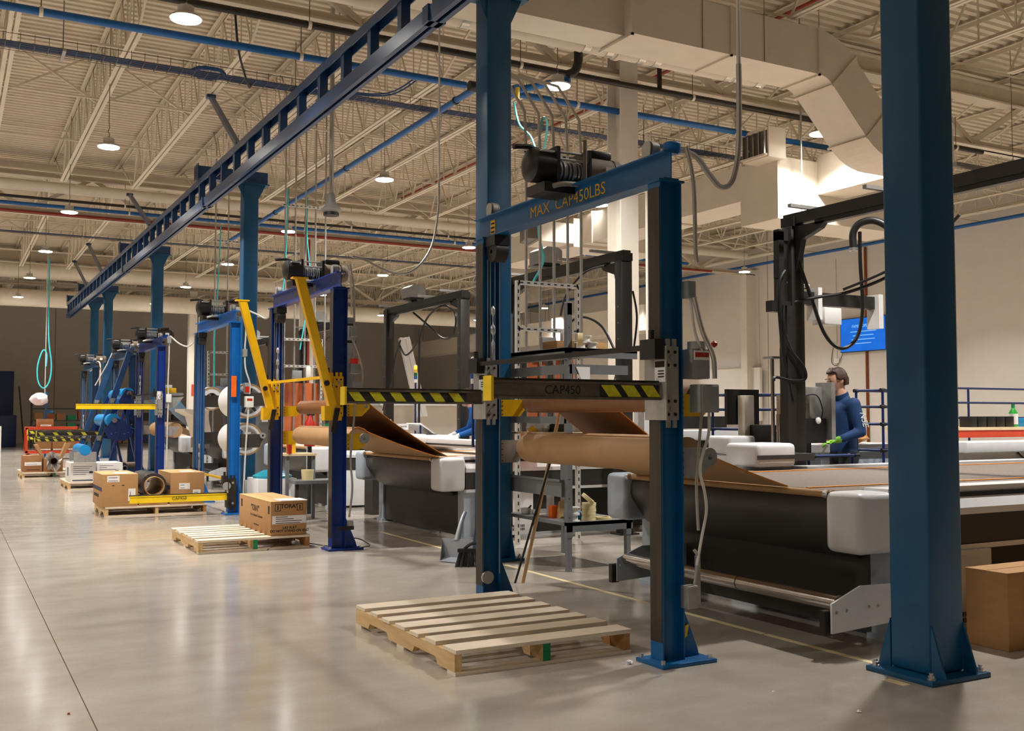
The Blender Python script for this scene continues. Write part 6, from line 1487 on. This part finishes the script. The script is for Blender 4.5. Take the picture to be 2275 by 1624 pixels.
t = thing('white_bin', 'pale rectangular bin below the tilted board', 'bin', (6.2, 13.2, 0)); M().box(6.12, 6.42, 13.0, 13.3, .0, .9).o('bin_body', 'duct_paint', t, bev=.01); M().box(6.11, 6.43, 12.99, 13.31, .88, .91).o('rim', 'navy_paint', t)
t = thing('cabinet_row', 'grey machine housings with a sign beyond the second table', 'machine', (5.6, 13.3, 0))
M().box(4.9, 5.7, 12.75, 13.15, .9, 1.06).o('flat_cover', 'table_white', t, bev=.008); M().box(5.7, 5.85, 12.75, 13.15, .9, 1.06).o('black_end', 'black_plastic', t); M().box(4.95, 5.8, 12.8, 13.1, 0, .9).o('base', 'charcoal_panel', t)
M().box(5.1, 5.25, 12.9, 13.05, 1.06, 1.26).o('post_box', 'table_white', t); M().box(5.28, 5.5, 12.9, 12.92, 1.12, 1.2).o('sign_plate', 'table_white', t); text('RAIL GRADE', .03, 'ink', t, (5.39, 12.899, 1.16), '-y')
t = thing('long_counter', 'long pale counter at the back beyond the tables', 'counter', (9, 18, 0)); M().box(6.9, 12.5, 17.4, 18.2, .0, 1.5).o('body', 'duct_paint', t); M().box(6.85, 12.55, 17.35, 18.25, 1.5, 1.58).o('top', 'table_white', t)
for x0, y0, h, m_, l in ((5.2, 21.9, 1.9, 'dark_store', 'dark electrical cabinet behind the royal blue lift'), (4.75, 18.3, 1.7, 'bench_grey', 'grey electrical cabinet left of the royal blue lift')):
    t = thing('electrical_cabinet', l, 'cabinet', (x0, y0, 0)); M().box(x0, x0+.7, y0, y0+.4, 0, h).o('cabinet_body', m_, t, bev=.008); M().box(x0+.05, x0+.65, y0-.012, y0, .1, h-.1).o('door', m_, t); M().box(x0+.2, x0+.4, y0-.02, y0-.012, h-.5, h-.4).o('nameplate', 'paper', t)
t = thing('fire_extinguisher', 'red fire extinguisher behind the royal blue lift', 'extinguisher', (4.28, 13.4, 0)); M().lathe((4.28, 13.4, .9), [(.07, 0), (.075, .02), (.075, .3), (.03, .38), (.02, .42)], 18).o('cylinder', 'red_paint', t, True); M().box(4.24, 4.34, 13.38, 13.42, 1.31, 1.36).o('valve_handle', 'black_plastic', t); M().cyl((4.28, 13.4, 0), (4.28, 13.4, .9), .03, 10).o('stand_pole', 'black_paint', t, True)
t = thing('tool_trolley', 'small table with yellow containers left of the royal blue lift', 'table', (4.0, 13.0, 0)); M().box(3.75, 4.15, 12.7, 13.1, .80, .83).o('top', 'wood', t)
for x in (3.78, 4.12): M().box(x-.02, x+.02, 12.72, 12.76, 0, .8).o('leg', 'bench_grey', t)
o = M().lathe((3.86, 12.85, .83), [(.06, 0), (.06, .14), (.03, .17), (.02, .2)], 14).o('yellow_jug', 'yellow_item', None, True); tag(o, 'yellow jug on the small table by the royal blue lift', 'jug')
o = M().lathe((3.80, 12.72, .83), [(.03, 0), (.035, .12)], 12).o('red_cup', 'cup_red', None, True); tag(o, 'red cup beside the yellow jug', 'cup')
t = thing('low_stand', 'dark low stand with a cream bucket under the second table', 'stand', (4.05, 12.6, 0)); M().box(3.8, 4.4, 12.45, 12.85, .46, .5).o('top', 'bench_grey', t)
for x in (3.83, 4.37): M().box(x-.02, x+.02, 12.47, 12.51, 0, .46).o('leg', 'charcoal_panel', t)
o = M().lathe((4.0, 12.6, .5), [(.07, 0), (.08, .13), (.075, .13), (.065, .01)], 16).o('cream_bucket', 'tape_cream', None, True); tag(o, 'cream bucket on the dark low stand', 'bucket')
o = M().lathe((3.75, 13.3, .0), [(.25, .50), (.26, .53), (.12, .6), (.02, .61)], 12).o('teal_tarp', 'tarp_teal', None, True); tag(o, 'shiny turquoise plastic sheet in a heap left of the royal blue lift', 'tarp')
t = thing('white_chest', 'low white chest under the turquoise plastic sheet', 'chest', (3.8, 13.3, 0)); M().box(3.5, 4.0, 13.05, 13.6, 0, .50).o('chest', 'table_white', t, bev=.006)
t = thing('orange_tray_stack', 'orange and white boxes on a shelf right of the long-fork lift', 'boxes', (4.2, 21.8, 1.6)); M().box(3.6, 4.1, 20.9, 21.4, 1.72, 1.76).o('shelf_plate', 'galv', t); M().box(3.72, 3.98, 21.0, 21.3, 1.76, 1.86).o('orange_bin', 'yellow_item', t, bev=.006); M().box(3.72, 3.9, 21.0, 21.3, 1.86, 1.92).o('white_part', 'white_plastic', t, bev=.01)

# ------------------------------------------------------------------ far left corner
t = thing('red_cart', 'red-orange platform cart loaded with brown cartons at far left', 'cart', (2.7, 34.4, 0))
M().box(2.10, 3.6, 34.0, 34.8, .18, .26).o('lower_deck', 'red_orange', t); M().box(2.10, 3.6, 34.0, 34.8, .90, .98).o('upper_deck', 'red_orange', t)
for x in (2.13, 3.55):
    for y in (34.03, 34.77): M().box(x-.03, x+.03, y-.03, y+.03, .2, .95).o('corner_post', 'red_orange', t)
    M().cyl((x+.05, 34.1, .09), (x+.05, 34.16, .09), .09, 16).o('wheel', 'rubber', t, True)
k = 0
pos = ['lower row', 'upper row', 'top']
for (x, z, w_) in ((2.4, .26, .42), (2.84, .26, .40), (3.26, .26, .3), (2.42, .56, .42), (2.86, .56, .38), (3.26, .56, .3)):
    c_ = carton(x, x+w_, 34.05, 34.6, z, z+.27, 'brown carton on the red cart, %s, %s' % (pos[0] if z < .4 else pos[1], ['left', 'middle', 'right'][k % 3]), 'carton_brown', 'cartons on the red cart'); label_y(c_, x+.03, x+w_-.03, 34.05, z+.02, z+.06, 1); k += 1
c_ = carton(2.42, 2.86, 34.05, 34.6, .98, 1.22, 'brown carton alone on top of the red cart', 'carton_brown', 'cartons on the red cart'); label_y(c_, 2.5, 2.8, 34.05, 1.0, 1.05, 1)
t = thing('blue_stand', 'blue upright stand with side arms and a white bag, far left', 'stand', (2.75, 35.3, 0))
M().box(2.71, 2.77, 35.27, 35.33, 0, 2.05).o('upright', 'lift_blue', t); M().box(2.5, 2.74, 35.28, 35.32, 1.78, 1.84).o('arm', 'lift_blue', t); M().box(2.5, 2.74, 35.28, 35.32, 1.14, 1.2).o('arm', 'lift_blue', t); M().box(2.74, 2.95, 35.28, 35.32, 1.42, 1.48).o('arm', 'lift_blue', t); M().box(2.4, 3.0, 35.1, 35.5, 0, .05).o('base', 'lift_blue', t)
bg = M().lathe((2.52, 35.25, 1.66), [(.1, 0), (.22, .06), (.26, .16), (.22, .28), (.1, .36), (.02, .37)], 14); random.seed(9); bg.v = [(x+random.uniform(-.04, .04), y+random.uniform(-.03, .03), z+random.uniform(-.02, .02)) for x, y, z in bg.v]
o = bg.o('white_bag', 'bag_white', None, True); tag(o, 'white plastic bag bunched on the blue stand', 'bag')
o = M().box(1.95, 2.62, 48.3, 48.9, 0, 1.35).o('blue_bin', 'bin_blue', None, bev=.04); tag(o, 'tall dark blue bin against the back wall at far left', 'bin')
o = M().box(1.6, 2.6, 50.5, 51.2, 0, 3.3).o('dark_crate', 'bin_blue', None, bev=.03); tag(o, 'large dark blue crate behind the bin at the back wall', 'crate')
t = thing('white_reel', 'edge of a big white roll cut by the left picture border', 'roll', (1.05, 29.6, .3)); M().ring((.95, 29.6, 1.0), (1.15, 29.6, 1.0), .42, .1, 30).o('wound_sheet', 'core_tan', t, True); M().box(.9, 1.24, 29.2, 29.24, 0, 1.05).o('hanging_sheet', 'paper', t)
def storage(x0, x1, y, label, z1=1.7):
    t = thing('storage_rack', label, 'rack', ((x0+x1)/2, y, 0))
    for x in (x0, x1): M().box(x-.04, x+.04, y-.04, y+.04, 0, z1).o('upright', 'dark_store', t)
    for k in range(4): M().box(x0, x1, y-.3, y+.3, .1+.5*k, .14+.5*k).o('shelf', 'dark_store', t)
    random.seed(int(x0*7)); x = x0+.1
    while x < x1-.4:
        for k in range(3):
            M().box(x, x+.32, y-.25, y+.2, .14+.5*k, .14+.5*k+random.uniform(.2, .4)).o('stored_box', random.choice(['dark_store', 'carton_brown', 'bin_blue', 'bench_grey', 'copper', 'green_paint']), t)
        x += .42
storage(3.1, 6.0, 47.0, 'dark storage rack full of boxes at the back wall, left', 2.0); storage(6.3, 9.8, 48.0, 'dark storage rack full of boxes at the back wall, middle', 1.7); storage(11, 15, 40, 'dark storage rack beyond the third table', 1.7)
o = M().beam((3.0, 49.5, 0), (2.75, 49.5, 2.6), .2, .05).o('leaning_plank', 'dark_store'); tag(o, 'dark plank leaning on the back wall beside the blue crate', 'plank')
